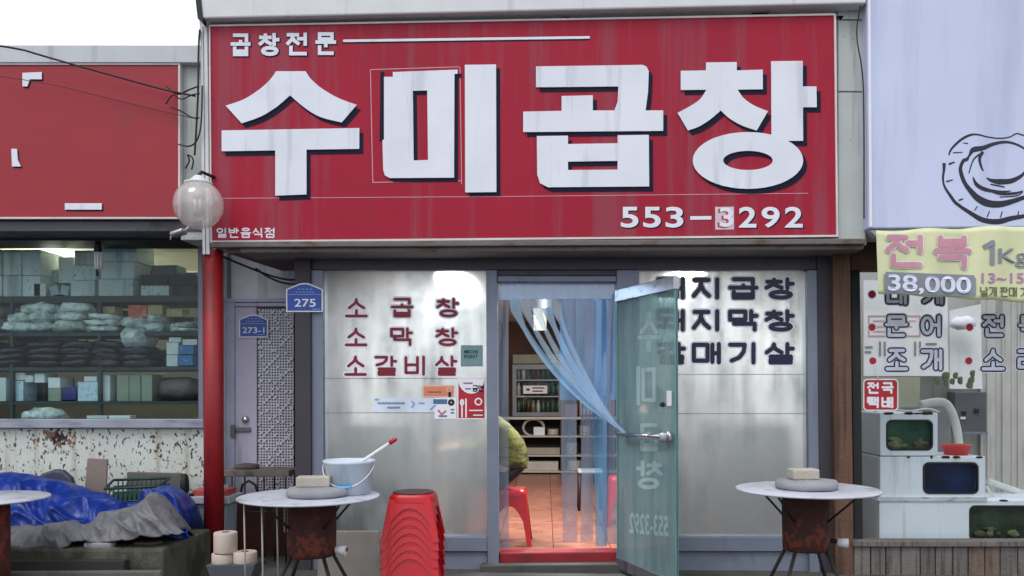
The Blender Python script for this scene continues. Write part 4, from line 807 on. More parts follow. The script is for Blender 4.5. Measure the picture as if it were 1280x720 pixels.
b = MB(); P = [(30, 625), (40, 600), (52, 592), (66, 587), (78, 588), (88, 597), (94, 616), (94, 640), (30, 640)]; b.pprism(P, -.2, -.14); tag(b.build('chair_back', mat('slate plastic', '3c404c', .5), None, bev=.02), 'dark rounded chair back poking out behind the blue tarpaulin', 'chair')
b = MB(); b.pprism([(158, 590), (227, 591.5), (228, 650), (158, 650)], .1, .13); tag(b.build('hardboard_sheet', mat('dull olive grey panel', '5e5e58', .8, dirt='3c3a36', damt=.6, dscale=(3, 3, 3)), None, bev=.01), 'dull grey hardboard sheet leaning on the wall behind the green crate', 'board')
b = MB(); b.blob(U(231, 606, .0), (.03, .05, .09), amp=.3); tag(b.build('black_bag', black, None), 'small black bag wedged beside the grey panel', 'bag')
# green crate
gcr = thing('plastic_crate', U(170, 618, -.2), 'dark green slatted plastic crate lying on the blue tarpaulin', 'crate')
cm = mat('dark green plastic', '0f382f', .45, var=.1)
b = MB(); s_ = S(170, -.3); A = U(131, 611, -.35); Bp = U(199, 608, -.35); A2 = U(142, 600, -.12); B2 = U(212, 597.5, -.12); dn = Vector((0, 0, -.1))
b.tube([A, Bp, B2, A2, A], .011, 6); b.build('rim', cm, gcr)
b = MB(); b.tube([A+dn+Vector((.04, 0, 0)), Bp+dn, B2+dn, A2+dn, A+dn+Vector((.04, 0, 0))], .009, 6); b.add([A+dn, Bp+dn, B2+dn, A2+dn], [(0, 1, 2, 3)]); b.build('base', cm, gcr)
for i in range(1, 12):
    f = i/12
    for P, Q in ((A, Bp), (A2, B2)):
        b = MB(); p = P.lerp(Q, f); b.tube([p, p+dn], .006, 5); b.build('slat', cm, gcr)
b = MB(); b.tube([A.lerp(A2, .5), A.lerp(A2, .5)+dn], .006, 5); b.tube([Bp.lerp(B2, .5), Bp.lerp(B2, .5)+dn], .006, 5); b.tube([A2+dn*.5, B2+dn*.5], .006, 5); b.build('rail', cm, gcr)
# waste bin behind the column
bn = thing('waste_bin', (X(258, -.12), .0, .006), 'grey plastic bin with a red lid edge behind the red column', 'bin')
bm_ = mat('grey bin plastic', '9097a2', .5, var=.06, dirt='5a5c60', damt=.5, dscale=(8, 8, 1))
b = MB(); b.pprism([(234, 630), (283, 630), (280, 725), (238, 725)], -.14, .1); b.build('body', bm_, bn, bev=.012)
b = MB(); b.pbox(231.5, 621, 286, 630, -.17, .13); b.build('rim', mat('pale bin rim', 'a8adb4', .5), bn, bev=.006)
b = MB(); b.pbox(240, 612.5, 284, 620.5, -.12, .08); b.build('lid', mat('faded red lid', 'a84a44', .5), bn, bev=.006)
b = MB(); b.pbox(236, 617, 240, 632, -.16, -.13); b.build('latch', black, bn)
# old slatted side table with stone
stt = thing('side_table', (X(318, .3), .3, .006), 'old side table with stained top and thin dark rods behind the red column', 'table')
b = MB(); b.pbox(276, 588, 361, 596, .14, .46); b.build('tabletop', mat('stained grey board', '6e675f', .8, bump=.4, dirt='3a342e', damt=.7, dscale=(9, 9, 9)), stt, bev=.006)
for x in (281, 290, 306, 330, 343, 357):
    b = MB(); b.tube([U(x, 596, .18+(x % 3)*.1), U(x+.5, 724, .18+(x % 3)*.1)], .007, 6); b.build('leg', dark_iron, stt)
b = MB(); b.tube([U(300, 622, .16), U(303, 606, .16), U(311, 601, .16), U(319, 606, .16), U(323, 618, .16)], .011, 8); b.tube([U(281, 640, .18), U(357, 640, .18)], .007, 6); b.build('brace', dark_iron, stt)
b = MB(); b.blob(U(308.5, 583.5, .28), (.1, .08, .028), 16, 8, .15, .7); tag(b.build('flat_stone', mat('dark brown stone', '5a504a', .9, bump=.4), None), 'flat dark stone lying on the old side table', 'stone')
b = MB(); b.pbox(286, 618, 363, 728, .50, .54); tag(b.build('maroon_board', maroon, None, bev=.004), 'dark maroon board standing behind the old side table', 'board')
b = MB(); b.pbox(279, 606, 286, 690, .05, .09); tag(b.build('metal_strip', alu, None, bev=.003), 'pale upright metal strip beside the red column', 'strip')
# paper rolls on a dark box
rl_m = mat('pale paper roll', 'c9b9ae', .8, var=.06, bump=.2)
RYY = -1.05; rs_ = S(282, RYY)
def roll(cx, y0, y1, lab):
    t = thing('paper_roll', U(cx, y1, RYY), lab, 'roll', 'pale paper rolls by the red column'); r = 14.2*rs_; c = U(cx, y1, RYY)
    h = (y1-y0)*rs_; b = MB(); b.lathe([(r*.97, 0), (r, h*.06), (r, h*.94), (r*.96, h)], c, 26); b.build('paper', rl_m, t)
    b = MB(); b.lathe([(r*.32, 0), (r*.32, .002)], c+Vector((0, 0, h+.0005)), 14); b.build('core', mat('roll core', '6e5c50', .8), t)
roll(279.5, 691.5, 706, 'lower left pale paper roll beside the red column'); roll(306.5, 689.5, 705, 'lower right pale paper roll beside the red column'); roll(282, 665.5, 690.5, 'topmost pale paper roll stacked on two others')
b = MB(); b.prism([(U(x, y, -1.14).x, U(x, y, -1.14).z) for x, y in ((257, 706.5), (319, 705.5), (312, 728), (264, 728))], -1.14, -.93); tag(b.build('dark_box', mat('slate box', '4a4c54', .6, dirt='2a2a2e'), None, bev=.006), 'slate grey box carrying the pale paper rolls', 'box')
# ------------------------------------------------------------------ round grill tables
def grill_table(cx, cy_, rim, Y, wpx, lab, pale_rods, drum, flip):
    c = U(cx, cy_, Y); s_ = S(cx, Y); r = wpx/2*s_; t = thing('grill_table', (c.x, Y, .006), lab, 'table', 'round grill tables outside the restaurant')
    b = MB(); b.lathe([(r*.96, -.016), (r, -.012), (r, -.003), (r*.985, 0), (.13, -.002), (.0, -.002)], c, 56); b.build('tabletop', table_white, t)
    x0, x1, y0, y1 = drum; dc = U((x0+x1)/2, (y0+y1)/2, Y); dr = (x1-x0)/2*S(x0, Y); z0, z1 = Z(y1, Y, cx), c.z-.02
    b = MB(); h = z1-z0; b.lathe([(dr*.95, 0), (dr*1.0, .008), (dr*1.01, h*.18), (dr*1.02, h*.36), (dr*1.03, h*.9), (dr*1.06, h*.92), (dr*1.06, h)], (dc.x, Y, z0), 28); dm = mat('rusty drum paint', '3a1e19', .75, metal=.2, var=.3, scale=9, bump=.3, dirt='5a2a20', damt=.4, dscale=(14, 14, 9), dth=.52); rust_zone(dm, 0, z0-.006, .8, h*.5, '6a2e22', .33, (9, 9, 9)); rust_zone(dm, 0, z0, .8, h*.5, '2e1812', .42, (26, 26, 20), .8)
    d_ = b.build('drum', dm, t)
    for k in range(4):
        a = R(45+90*k); q = Vector((dc.x, Y, 0)); e = Vector((math.cos(a), math.sin(a), 0))
        b = MB(); b.tube([q+e*dr*.9+Vector((0, 0, z0+.02)), q+e*(dr*1.02+.19)+Vector((0, 0, .012))], .012, 8); b.build('leg', dark_iron, t)
        b = MB(); b.tube([q+e*(r*.78)+Vector((0, 0, c.z-.018)), q+e*(dr*1.02)+Vector((0, 0, z0+h*.52))], .007, 6); b.build('brace', dark_iron, t)
    for x, dy in pale_rods:
        b = MB(); b.tube([U(x, rim, Y+dy), Vector((U(x, rim, Y+dy).x+.01, Y+dy, .01))], .006, 6); b.build('rod', mat('pale metal rod', 'b0a898', .5, metal=.3), t)
    px, py = flip; p = U(px, py, Y-.02); b = MB(); b.tube([Vector((dc.x+dr*.9, Y, p.z+.01)), p+Vector((.05, 0, 0))], .014, 8); b.m = 1; b.tube([p+Vector((-.02, 0, .0)), p+Vector((.045, -.012, -.004))], [.026, .03], 12); b.build('gas_tap', [dark_iron, white_paint], t)
    return c, s_
c1, s1 = grill_table(386.5, 619.5, 622, -1.25, 173, 'white topped grill table on a rusty drum, carrying the bucket, left of the door', ((305, -.1), (327, -.22), (346, .1)), (360, 419, 630, 694), (424, 687))
c2, s2_ = grill_table(1009, 610.5, 613, -1.2, 176, 'white topped grill table on a rusty drum in front of the right window', (), (979, 1036, 620, 687), (1050, 678))
b = MB(); p = [U(355+(i % 2), 632+i*2.6, -1.35) for i in range(14)]; b.tube(p, .005, 5); b.tube([q+Vector((.02, .01, 0)) for q in p], .005, 5); tag(b.build('hanging_chain', mat('pale chain', '9a8a70', .5, metal=.5), None), 'thin pale chain hanging under the left grill table', 'chain')
for (c, s_, lab, lab2, ox, ob) in ((c1, s1, 'round grey stone lid covering the grill of the left table', 'pale block weighing down the stone lid on the left table', (11, 2), (6, 2)), (c2, s2_, 'round grey stone lid covering the grill of the right table', 'pale block weighing down the stone lid on the right table', (-1, -1), (-5, -1))):
    b = MB(); n_ = 40; q0 = c+Vector((ox[0]*s_, 0, .001)); rr_ = 39*s_
    prof = ((.93, 0), (1., .012), (1., .034), (.94, .050), (.72, .056), (.0, .058)); b.smooth = True
    for r_, z_ in prof:
        for k in range(n_): a_ = 2*math.pi*k/n_; f_ = 1+.05*noise.noise(Vector((math.cos(a_)*1.6+c.x, math.sin(a_)*1.6, r_))); b.v.append(q0+Vector((r_*rr_*f_*math.cos(a_), r_*rr_*f_*math.sin(a_), z_+.004*noise.noise(Vector((math.cos(a_)*3, math.sin(a_)*3, r_*3+c.x))))))
    for i in range(len(prof)-1):
        for k in range(n_): b.face([i*n_+k, i*n_+(k+1) % n_, (i+1)*n_+(k+1) % n_, (i+1)*n_+k])
    tag(b.build('stone_lid', stone, None), lab, 'lid')
    b = MB(); w_ = 20.5*s_ if ox[0] > 0 else 17*s_; b.box(-w_, w_, -.055, .055, 0, .066); b.xf(Matrix.Translation(c+Vector((ob[0]*s_, 0, .058))) @ Matrix.Rotation(R(7), 4, 'Z')); tag(b.build('weight_block', stone_l, None, bev=.009), lab2, 'block')
b = MB(); c = U(-22, 622, -1.5); b.lathe([(.36, -.014), (.375, -.008), (.37, 0), (0, .001)], c, 48); tt = thing('grill_table', (c.x, -1.5, .006), 'white round table top cut off at the left edge beside the tarpaulin', 'table', 'round grill tables outside the restaurant'); b.build('tabletop', table_white, tt)
b = MB(); b.lathe([(.15, 0), (.15, c.z-.03)], (c.x, -1.5, .006), 24); b.build('drum', rust, tt)
# bucket and brush
bk = thing('bucket', c1+Vector(((431-386.5)*s1, .1, .002)), 'pale plastic bucket with blue grip standing on the left grill table', 'bucket')
bc = c1+Vector(((431-386.5)*s1, .12, .002)); bs = S(431, -1.13)
b = MB(); r0, r1, h = 26.5*bs, 31*bs, 41*bs
b.lathe([(r0, 0), (r1*.985, h*.9), (r1*1.03, h*.92), (r1*1.04, h), (r1*.96, h), (r0*.95, .01), (0, .01)], bc, 36); b.build('body', bucket_w, bk)
b = MB(); hp = [bc+Vector((r1*math.cos(R(a))*1.02, -r1*.9*math.sin(R(a))-.01, h*.86-h*.62*math.sin(R(a))**1.2)) for a in range(0, 181, 12)]; b.tube(hp, .004, 6); hd = b.build('handle', white_paint, bk)
b = MB(); b.tube(hp[6:10], .009, 8); b.build('grip', blue_grip, hd)
br = thing('brush', bc+Vector((0, 0, .02)), 'white handled brush with red tip leaning out of the bucket', 'brush')
a_, b_ = U(452, 577, -1.13), U(487, 554, -1.13)
b = MB(); b.tube([a_-(b_-a_)*.9, b_], .012, 10); b.build('stick', white_paint, br)
b = MB(); b.tube([b_, b_+(b_-a_)*.2, b_+(b_-a_)*.26], [.014, .014, .008], 10); b.build('tip', red_plastic, br)
b = MB(); b.pprism([(400, 664), (474, 664), (476, 730), (396, 730)], -.34, -.31); tag(b.build('grey_board', mat('beige grey board', '8e8a84', .7, dirt='66625c', damt=.5), None, bev=.004), 'beige grey board leaning below the left window behind the table', 'board')
# red stool stack
def stool(loc, h, top, botw, lab, grp, arch=.72):
    t = thing('plastic_stool', loc, lab, 'stool', grp); c = Vector(loc)
    def ringp(hw, z, rr=.35): return [c+Vector((x, y, z)) for x, y in rrect(-hw, -hw, hw, hw, hw*rr, 3)]
    b = MB(); P = [ringp(top*.86, h, .5), ringp(top*.97, h-.006, .5), ringp(top, h-.02, .5), ringp(top*1.02, h-.05, .45)]
    n = len(P[0]); b.smooth = True
    b.v += [q for p in P for q in p]
    for i in range(len(P)-1):
        for k in range(n): b.face([i*n+k, i*n+(k+1) % n, (i+1)*n+(k+1) % n, (i+1)*n+k])
    b.smooth = False; b.face(list(range(n))); b.build('seat', red_plastic, t)
    for sx, sy in ((-1, -1), (1, -1), (1, 1), (-1, 1)):
        b = MB(); T = c+Vector((sx*top*.93, sy*top*.93, h-.03)); Bm = c+Vector((sx*botw, sy*botw, 0)); wv = .045
        q = [(T, wv*1.3), (T.lerp(Bm, .5), wv*1.05), (Bm, wv*.85)]; vs = []
        for p, w_ in q: vs += [p+Vector((0, 0, 0)), p+Vector((-sx*w_, 0, 0)), p+Vector((-sx*w_, -sy*.008, 0)), p+Vector((-sx*.008, -sy*.008, 0)), p+Vector((-sx*.008, -sy*w_, 0)), p+Vector((0, -sy*w_, 0))]
        b.add(vs, [(i*6+k, i*6+(k+1) % 6, (i+1)*6+(k+1) % 6, (i+1)*6+k) for i in range(2) for k in range(6)]+[(0, 1, 2, 3, 4, 5), (12, 13, 14, 15, 16, 17)]); b.build('leg', red_plastic, t)
    for k, (dx, dy) in enumerate(((0, -1), (1, 0), (0, 1), (-1, 0))):      # apron panel between the legs, arched below
        b = MB(); e = Vector((dx, dy, 0)); f = Vector((-dy, dx, 0)); vs = []
        for i in range(9):
            u_ = -1+i/4; q = top*.97; low = h*(arch-(arch-.17)*abs(u_)**2.2); off = (h-low)/h*(botw-top*.97)
            vs += [c+e*(q)+f*(u_*q*.93)+Vector((0, 0, h-.035)), c+e*(q+off*.95)+f*(u_*(q+off)*.95)+Vector((0, 0, low))]
        b.add(vs, [(i*2, i*2+1, i*2+3, i*2+2) for i in range(8)]); o = b.build('apron', red_plastic, t); m_ = o.modifiers.new('solid', 'SOLIDIFY'); m_.thickness = .005
    return t
SX, SYY = X(515.5, -.95, 660), -.9
NS = 9; top0 = Z(617, -.95)
SG = 'red plastic stools stacked before the left window'
st0 = stool((SX, SYY, top0-.30), .30, .148, .192, 'uppermost red plastic stool of the stack left of the door', SG)
ORD = ('first', 'second', 'third', 'fourth', 'fifth', 'sixth', 'seventh', 'eighth', 'ninth')
for k in range(1, NS):
    dz = -.055*k
    if st0.location.z+dz-.055 < .0:
        stool((SX, SYY, max(st0.location.z+dz, .006)), .30, .148, .192, 'lowest red plastic stool standing on the ground in the stack', SG, .3); break
    copy_tree(st0, Vector((random.uniform(-.002, .002), random.uniform(-.002, .002), dz)), None, ORD[k]+' red plastic stool from the top of the nested stack')
b = MB(); b.lathe([(.135, 0), (.14, .004), (.135, .009)], (SX, SYY, top0+.001), 30); tag(b.build('stool_pad', mat('dark worn pad', '4a3434', .7), None), 'dark round pad lying on the top red stool', 'pad')
# ------------------------------------------------------------------ fish shop on the right
fs = thing('fish_shop_building', (X(1170, 0), 0, 0), 'fish stall front on the right with brown timber post, lettered glass and grey plank base', 'building')
def fbar(name, p, Y0, Y1, m, bev=.004): b = MB(); b.pprism(p, Y0, Y1); return b.build(name, m, fs, bev=bev)
fbar('timber_post', [(1041.5, 312), (1063, 312), (1068, 730), (1045, 730)], -.14, .05, wood_brown, .008)
fbar('crossbeam', [(1063.5, 290), (1700, 290), (1700, 337), (1064, 337)], -.12, .04, wood_dark, .008)
fbar('door_jamb', [(1064, 337.5), (1075, 337.5), (1079, 683), (1068, 683)], -.05, .25, black)
b = MB(); b.pprism([(1075, 337.5), (1700, 337.5), (1700, 682), (1079, 682)], -.03, -.024); gp = b.build('window_pane', glassmat('clean glass', 'fafcfc', .012), fs)
b = MB(); b.pprism([(1066, 677), (1700, 677), (1700, 683.5), (1066, 683.5)], -.16, -.02); b.build('plank_cap', plank_grey, fs, bev=.004)
b = MB(); b.pprism([(1067, 684), (1700, 684), (1700, 735), (1067, 735)], -.10, -.03); pbk = b.build('plank_backing', black, fs)
x = 1068
k = 0
while x < 1560:
    wd = random.choice((19, 21, 22, 24)); b = MB(); b.pprism([(x, 684), (x+wd-1.4, 684), (x+wd-1.4, 734), (x, 734)], -.135+random.uniform(-.004, .004), -.101)
    b.build('plank', plank_rust if 1205 < x < 1250 else plank_grey, pbk, bev=.003); x += wd; k += 1
# stall room left roofless for sky light: back wall of tall panels, floor, side
b = MB(); b.box(X(1000, 2.9), X(1900, 2.9), 2.9, 3.0, 0, 2.72); bw = b.build('rear_wall', mat('stall rear wall', 'bab7b2', .8, dirt='6a6762', damt=.5), fs)
cor = mat('grey brown corrugated panel', 'c6c3bd', .7, var=.08, dirt='6c6660', damt=.6, dscale=(12, 12, .6), rnd=.05)
for i in range(14):
    x = 1226+i*19.2; b = MB(); b.pprism([(x, 372), (x+18.6, 372), (x+18.6, 640), (x, 640)], 2.84+(i % 2)*.008, 2.87); b.pprism([(x+8, 372), (x+11, 372), (x+11, 640), (x+8, 640)], 2.825, 2.839); b.build('wall_panel', cor, bw)
b = MB(); b.box(X(1042, .3), X(1900, 2.9), .05, 2.9, .0, .05); b.build('stall_floor', conc, fs)
b = MB(); b.pprism([(1080, 350), (1184, 352), (1186, 470), (1080, 470)], 2.6, 2.62); b.build('pale_screen', sheet_w, fs)
b = MB(); b.pprism([(1187, 388), (1226, 380), (1228, 486), (1187, 486)], 2.66, 2.68); b.build('pale_screen', sheet_w, fs)
b = MB(); b.pprism([(1068, 471), (1150, 471), (1150, 640), (1068, 640)], 2.5, 2.53); b.build('green_screen', mat('pale olive screen', '9da088', .7), fs)
b = MB(); strokes(b, [[(1086, 395), (1086, 420)], [(1086, 395), (1150, 395)], [(1150, 395), (1150, 420)], [(1086, 420), (1150, 420)]], 1.6, flat(2.595), 0); b.m = 1
strokes(b, [[(1092, 401), (1144, 401)], [(1092, 408), (1140, 408)], [(1092, 414), (1130, 414)]], 1.6, flat(2.595), .001); b.m = 2
strokes(b, [[(1082, 434), (1090, 434)], [(1082, 440), (1088, 440)], [(1100, 428), (1100, 444)], [(1106, 428), (1106, 444)], [(1118, 436), (1126, 436)], [(1144, 428), (1144, 444)], [(1150, 428), (1150, 442)], [(1158, 430), (1170, 430)]], 2.6, flat(2.595), .001)
b.build('notice_print', [mat('rose line', 'd89a98', .6), mat('pale rose text', 'dcb4b0', .6), mat('mid grey text', '8a8a8c', .6)], fs)
b = MB(); c = U(1203, 404, 2.5); b.blob(c, (.14, .06, .07), amp=.5, sq=.9); b.build('white_cloth', white, fs)
for i in range(16):
    b = MB(); b.blob(U(1190+random.uniform(-20, 26), 474+random.uniform(-8, 8), .9), (.022, .02, .03), 8, 6, .6); b.build('potted_leaves', mat('dusty green', '6a7a52', .7), fs)
# lettering on the glass
GF = flat(-.03)
fill = silver_pr; oln = mat('dark blue outline', '1a1e4a', .45)
def glass_word(c, x0, y0, x1, y1, off=.0):
    st = put(hangul(c), x0+3, y0+3, x1-3, y1-3); o = MB(); strokes(o, st, 10.2, GF, .0005); o.m = 1; strokes(o, st, 8., GF, .0022); o.m = 2; strokes(o, st, 4.2, GF, .0040)
    o.build('letter', [white, oln, fill], gp)
for c, x0, y0, x1, y1 in (('대', 1107, 354, 1136, 382), ('게', 1151, 354, 1180, 382), ('문', 1105, 393, 1136, 422), ('어', 1150, 393, 1178, 422), ('조', 1106, 435, 1136, 464), ('개', 1150, 435, 1180, 464),
    ('전', 1227, 393, 1257, 422), ('복', 1272, 393, 1302, 422), ('소', 1226, 435, 1257, 464), ('라', 1271, 435, 1302, 464)): glass_word(c, x0, y0, x1, y1)
for x, y in ((1090, 368), (1090, 409), (1091, 451), (1212, 409), (1211, 451)):
    o = MB(); strokes(o, [[(x, y), (x+.01, y)]], 11.6, GF, .0005); o.m = 1; strokes(o, [[(x, y), (x+.01, y)]], 9.4, GF, .002); o.build('bullet', [white, red_pr], gp)
o = MB(); o.add([GF(x, y, .0005) for x, y in [(p[0], -p[1]) for p in rrect(1079, -513.5, 1123, -473.5, 5)]], [tuple(range(28))]); o.m = 1
o.add([GF(x, y, .0020) for x, y in [(p[0], -p[1]) for p in rrect(1080.5, -512, 1121.5, -475, 4)]], [tuple(range(28))]); o.m = 0
strokes(o, put(hangul('전'), 1085, 479, 1098, 491)+put(hangul('국'), 1103, 479, 1116, 491)+put(hangul('택'), 1085, 497, 1098, 509)+put(hangul('배'), 1103, 497, 1116, 509), 2.7, GF, .0035)
o.build('sticker', [white, red_pr], gp, label='red rounded square sticker with white Korean letters')
# water tanks
water_g = mat('green tank water', '35624c', .12, var=.5, scale=7, dirt='7d7a52', damt=.7, dscale=(8, 8, 8), dth=.55)
water_b = mat('blue tank water', '1a2a5e', .12, var=.4, scale=5, dirt='0e1220', damt=.7, dscale=(4, 4, 4), dth=.5)
water_k = mat('murky tank water', '4a5244', .15, var=.5, scale=9, dirt='8a8a70', damt=.6, dscale=(9, 20, 3), dth=.58)
tank_glass = glassmat('tank glass', 'dde8e4', .04)
def tank(px0, py0, px1, py1, wx0, wy0, wx1, wy1, Y, dep, wm, lab, chunks, cut=False):
    t = thing('fish_tank', U((px0+px1)/2, py1, Y), lab, 'tank', 'white fish tanks stacked behind the glass')
    f = lambda x, y: (U(x, y, Y).x, U(x, y, Y).z)
    x0, z1 = f(px0, (py0+py1)/2)[0], f((px0+px1)/2, py0)[1]; x1, z0 = f(px1, (py0+py1)/2)[0], f((px0+px1)/2, py1)[1]
    wx0_, wz1 = f(wx0, wy0); wx1_, wz0 = f(wx1, wy1)
    I = rrect(wx0_, wz0, wx1_, wz1, .045); O = rect_like(I, x0, z0, x1, z1)
    b = MB(); b.ring(O, I, Y, Y+.05); b.box(x0, x1, Y+.0501, Y+dep, z0, z1)
    b.build('body', tank_white, t, bev=.008)
    b = MB(); G_ = .012; I2 = rrect(wx0_+G_, wz0+G_, wx1_-G_, wz1-G_, .036); b.ring(I, I2, Y-.006, Y+.02); b.build('window_gasket', black, t)
    b = MB(); b.add([(x, Y+.048, z) for x, z in I], [tuple(range(len(I)))]); b.build('water', wm, t)
    b = MB(); b.add([(x, Y+.012, z) for x, z in I2], [tuple(range(len(I2)))]); b.build('window_glass', tank_glass, t)
    for i in range(chunks):
        b = MB(); b.blob((random.uniform(wx0_+.05, wx1_-.05), Y+.035, wz0+.035+random.random()**2*.06), (random.uniform(.02, .05), .012, random.uniform(.015, .03)), 10, 6, .5, 1, i); b.build('shellfish', mat('shell brown', random.choice(('8a7a58', '6e5e40', 'a09468')), .6), t)
    b = MB()
    for i in range(7):
        xx = random.uniform(x0+.03, x1-.03); b.blob((xx, Y-.001, z1-.004), (random.uniform(.01, .05), .006, random.uniform(.006, .014)), 8, 5, .5, 1, i+3)
    b.build('rust_stain', mat('rust crust', '3a2414', .8), t, kind='stuff')
    return t
tank(1100, 516, 1172.5, 570, 1108, 525, 1166, 563, .3, .5, water_g, 'top white tank with a green water window and shellfish', 12)
tank(1100, 570.8, 1232, 624, 1154, 578, 1223, 617.5, .3, .5, water_b, 'middle white tank with a dark blue window', 0)
tank(1099, 625, 1360, 682, 1212, 632, 1330, 677, .3, .5, water_k, 'bottom white tank with a murky window at its right end', 8)
b = MB(); b.pbox(1097, 621.5, 1234, 626.5, .285, .3); tag(b.build('tank_shelf', mat('white shelf board', 'cfd2d4', .5, dirt='5a4630', damt=.6, dscale=(9, 9, 30)), None), 'thin white ledge between the middle and bottom fish tanks', 'ledge')
t = thing('wash_basin', U(1195, 570, .42), 'small red plastic basin on the middle fish tank', 'basin'); s_ = S(1195, .42); c = U(1195, 570, .5)
b = MB(); b.lathe([(13*s_, 0), (17.5*s_, 13*s_), (19*s_, 14*s_), (18.5*s_, 15*s_), (16.5*s_, 13.5*s_), (12*s_, 1.5*s_), (0, 1.5*s_)], c, 28); b.build('bowl', mat('coral red plastic', 'cc3a32', .4), t)
def pipe(pts, r, m, name, lab, cat='pipe'):
    P = curve3(pts); b = MB(); b.tube([U(*p) for p in P], r, 10); tag(b.build(name, m, None), lab, cat)
def curve3(pts):
    o = []
    for i in range(len(pts)-1):
        p0, p1, p2, p3 = pts[max(i-1, 0)], pts[i], pts[i+1], pts[min(i+2, len(pts)-1)]
        for q in range(5):
            t = q/5; o.append(tuple(.5*((2*p1[k])+(-p0[k]+p2[k])*t+(2*p0[k]-5*p1[k]+4*p2[k]-p3[k])*t*t+(-p0[k]+3*p1[k]-3*p2[k]+p3[k])*t**3) for k in range(3)))
    return o+[pts[-1]]
pvc_white = mat('white pipe', 'dcdcd4', .4, dirt='a8a290', damt=.4)
pipe([(1150, 506, .9), (1175, 502, .9), (1187, 510, .9), (1195, 532, .9), (1199, 560, .9), (1199, 572, .9)], .035, pvc_white, 'water_pipe', 'thick white pipe bending down behind the fish tanks')
pipe([(1234, 601, .75), (1262, 611, .75), (1330, 634, .75)], .028, pvc_white, 'water_pipe', 'white pipe slanting down right of the middle tank')
pipe([(1233, 608, .5), (1240, 618, .5), (1252, 624, .5), (1300, 622, .5)], .01, pvc_white, 'hose', 'thin white hose curving off the middle fish tank', 'hose')
pipe([(1092, 514, .32), (1112, 511, .3), (1135, 514, .28), (1160, 511, .3), (1174, 515, .35)], .008, pvc_white, 'hose', 'thin white hose lying along the top fish tank', 'hose')
pipe([(1093, 457, -.04), (1098, 474, -.04)], .003, white, 'string', 'short white string hanging on the fish stall glass', 'string')
t = thing('meter_box', U(1213, 540, 2.7), 'dark grey electric meter box on the stall rear wall behind the tanks', 'box')
b = MB(); b.pbox(1194, 490, 1233, 541, 2.6, 2.79); b.build('cabinet', mat('dark grey box', '5c5c60', .6), t, bev=.01)
b = MB(); b.pbox(1192, 540, 1235, 543, 2.56, 2.79); b.build('ledge', alu, t)
for x, y in ((1203, 514), (1219, 511)): b = MB(); b.pbox(x, y, x+5, y+5, 2.58, 2.6); b.build('meter_dial', black, t)
b = MB(); b.pbox(1201, 521, 1207, 524, 2.585, 2.6); b.build('tag', white, t)
b = MB(); b.pprism([(1108, 508), (1190, 505), (1190, 600), (1108, 600)], 1.2, 1.24); tag(b.build('grey_tub', mat('grey tub plastic', '8e8e8c', .6), None, bev=.02), 'large grey tub side standing behind the top fish tank', 'tub')
# white shell sign
S3 = -.42
ss = thing('shell_sign', (X(1300, S3), S3, Z(285, S3)), 'large blank white signboard with an ink drawing of a shell', 'sign')
b = MB(); b.pprism([(1083, -60), (1720, -80), (1720, 280), (1085.5, 286)], S3, S3+.28); b.build('panel', lav, ss, bev=.012)
b = MB(); b.pprism([(1084.5, -60), (1088, -60), (1090.5, 283), (1087, 284)], S3-.012, S3-.001); b.build('edge_trim', white, ss, bev=.003)
b = MB(); b.pprism([(1086, 287), (1720, 281), (1720, 292), (1096, 296)], S3+.02, S3+.25); b.build('bottom_edge', mat('worn pale edge', 'b4b6bc', .6, dirt='6a665e', damt=.7, dscale=(9, 9, 20)), ss, bev=.004)
ink = mat('dark ink', '191a2e', .5)
q_ = lambda P: [(1160+x*.2083, 150+y*.2083) for x, y in P]
def brushy(mb, P, ws):
    P2 = curve(q_(P)); n = len(P2); w_ = [ws[min(int(i/(n-1)*(len(ws)-1)), len(ws)-2)]+(ws[min(int(i/(n-1)*(len(ws)-1))+1, len(ws)-1)]-ws[min(int(i/(n-1)*(len(ws)-1)), len(ws)-2)])*((i/(n-1)*(len(ws)-1)) % 1 if i < n-1 else 1) for i in range(n)]
    vs = []
    for i, (x, y) in enumerate(P2):
        a = P2[max(i-1, 0)]; e = P2[min(i+1, n-1)]; L = math.hypot(e[0]-a[0], e[1]-a[1]) or 1; nx, ny = -(e[1]-a[1])/L, (e[0]-a[0])/L; h = w_[i]*.2083/2
        brushy.d += 2e-6
        vs += [U(x+nx*h, y+ny*h, S3-.001-brushy.d), U(x-nx*h, y-ny*h, S3-.001-brushy.d)]
    mb.add(vs, [(2*i, 2*i+1, 2*i+3, 2*i+2) for i in range(n-1)]); brushy.d += 6e-5
brushy.d = 0
b = MB()
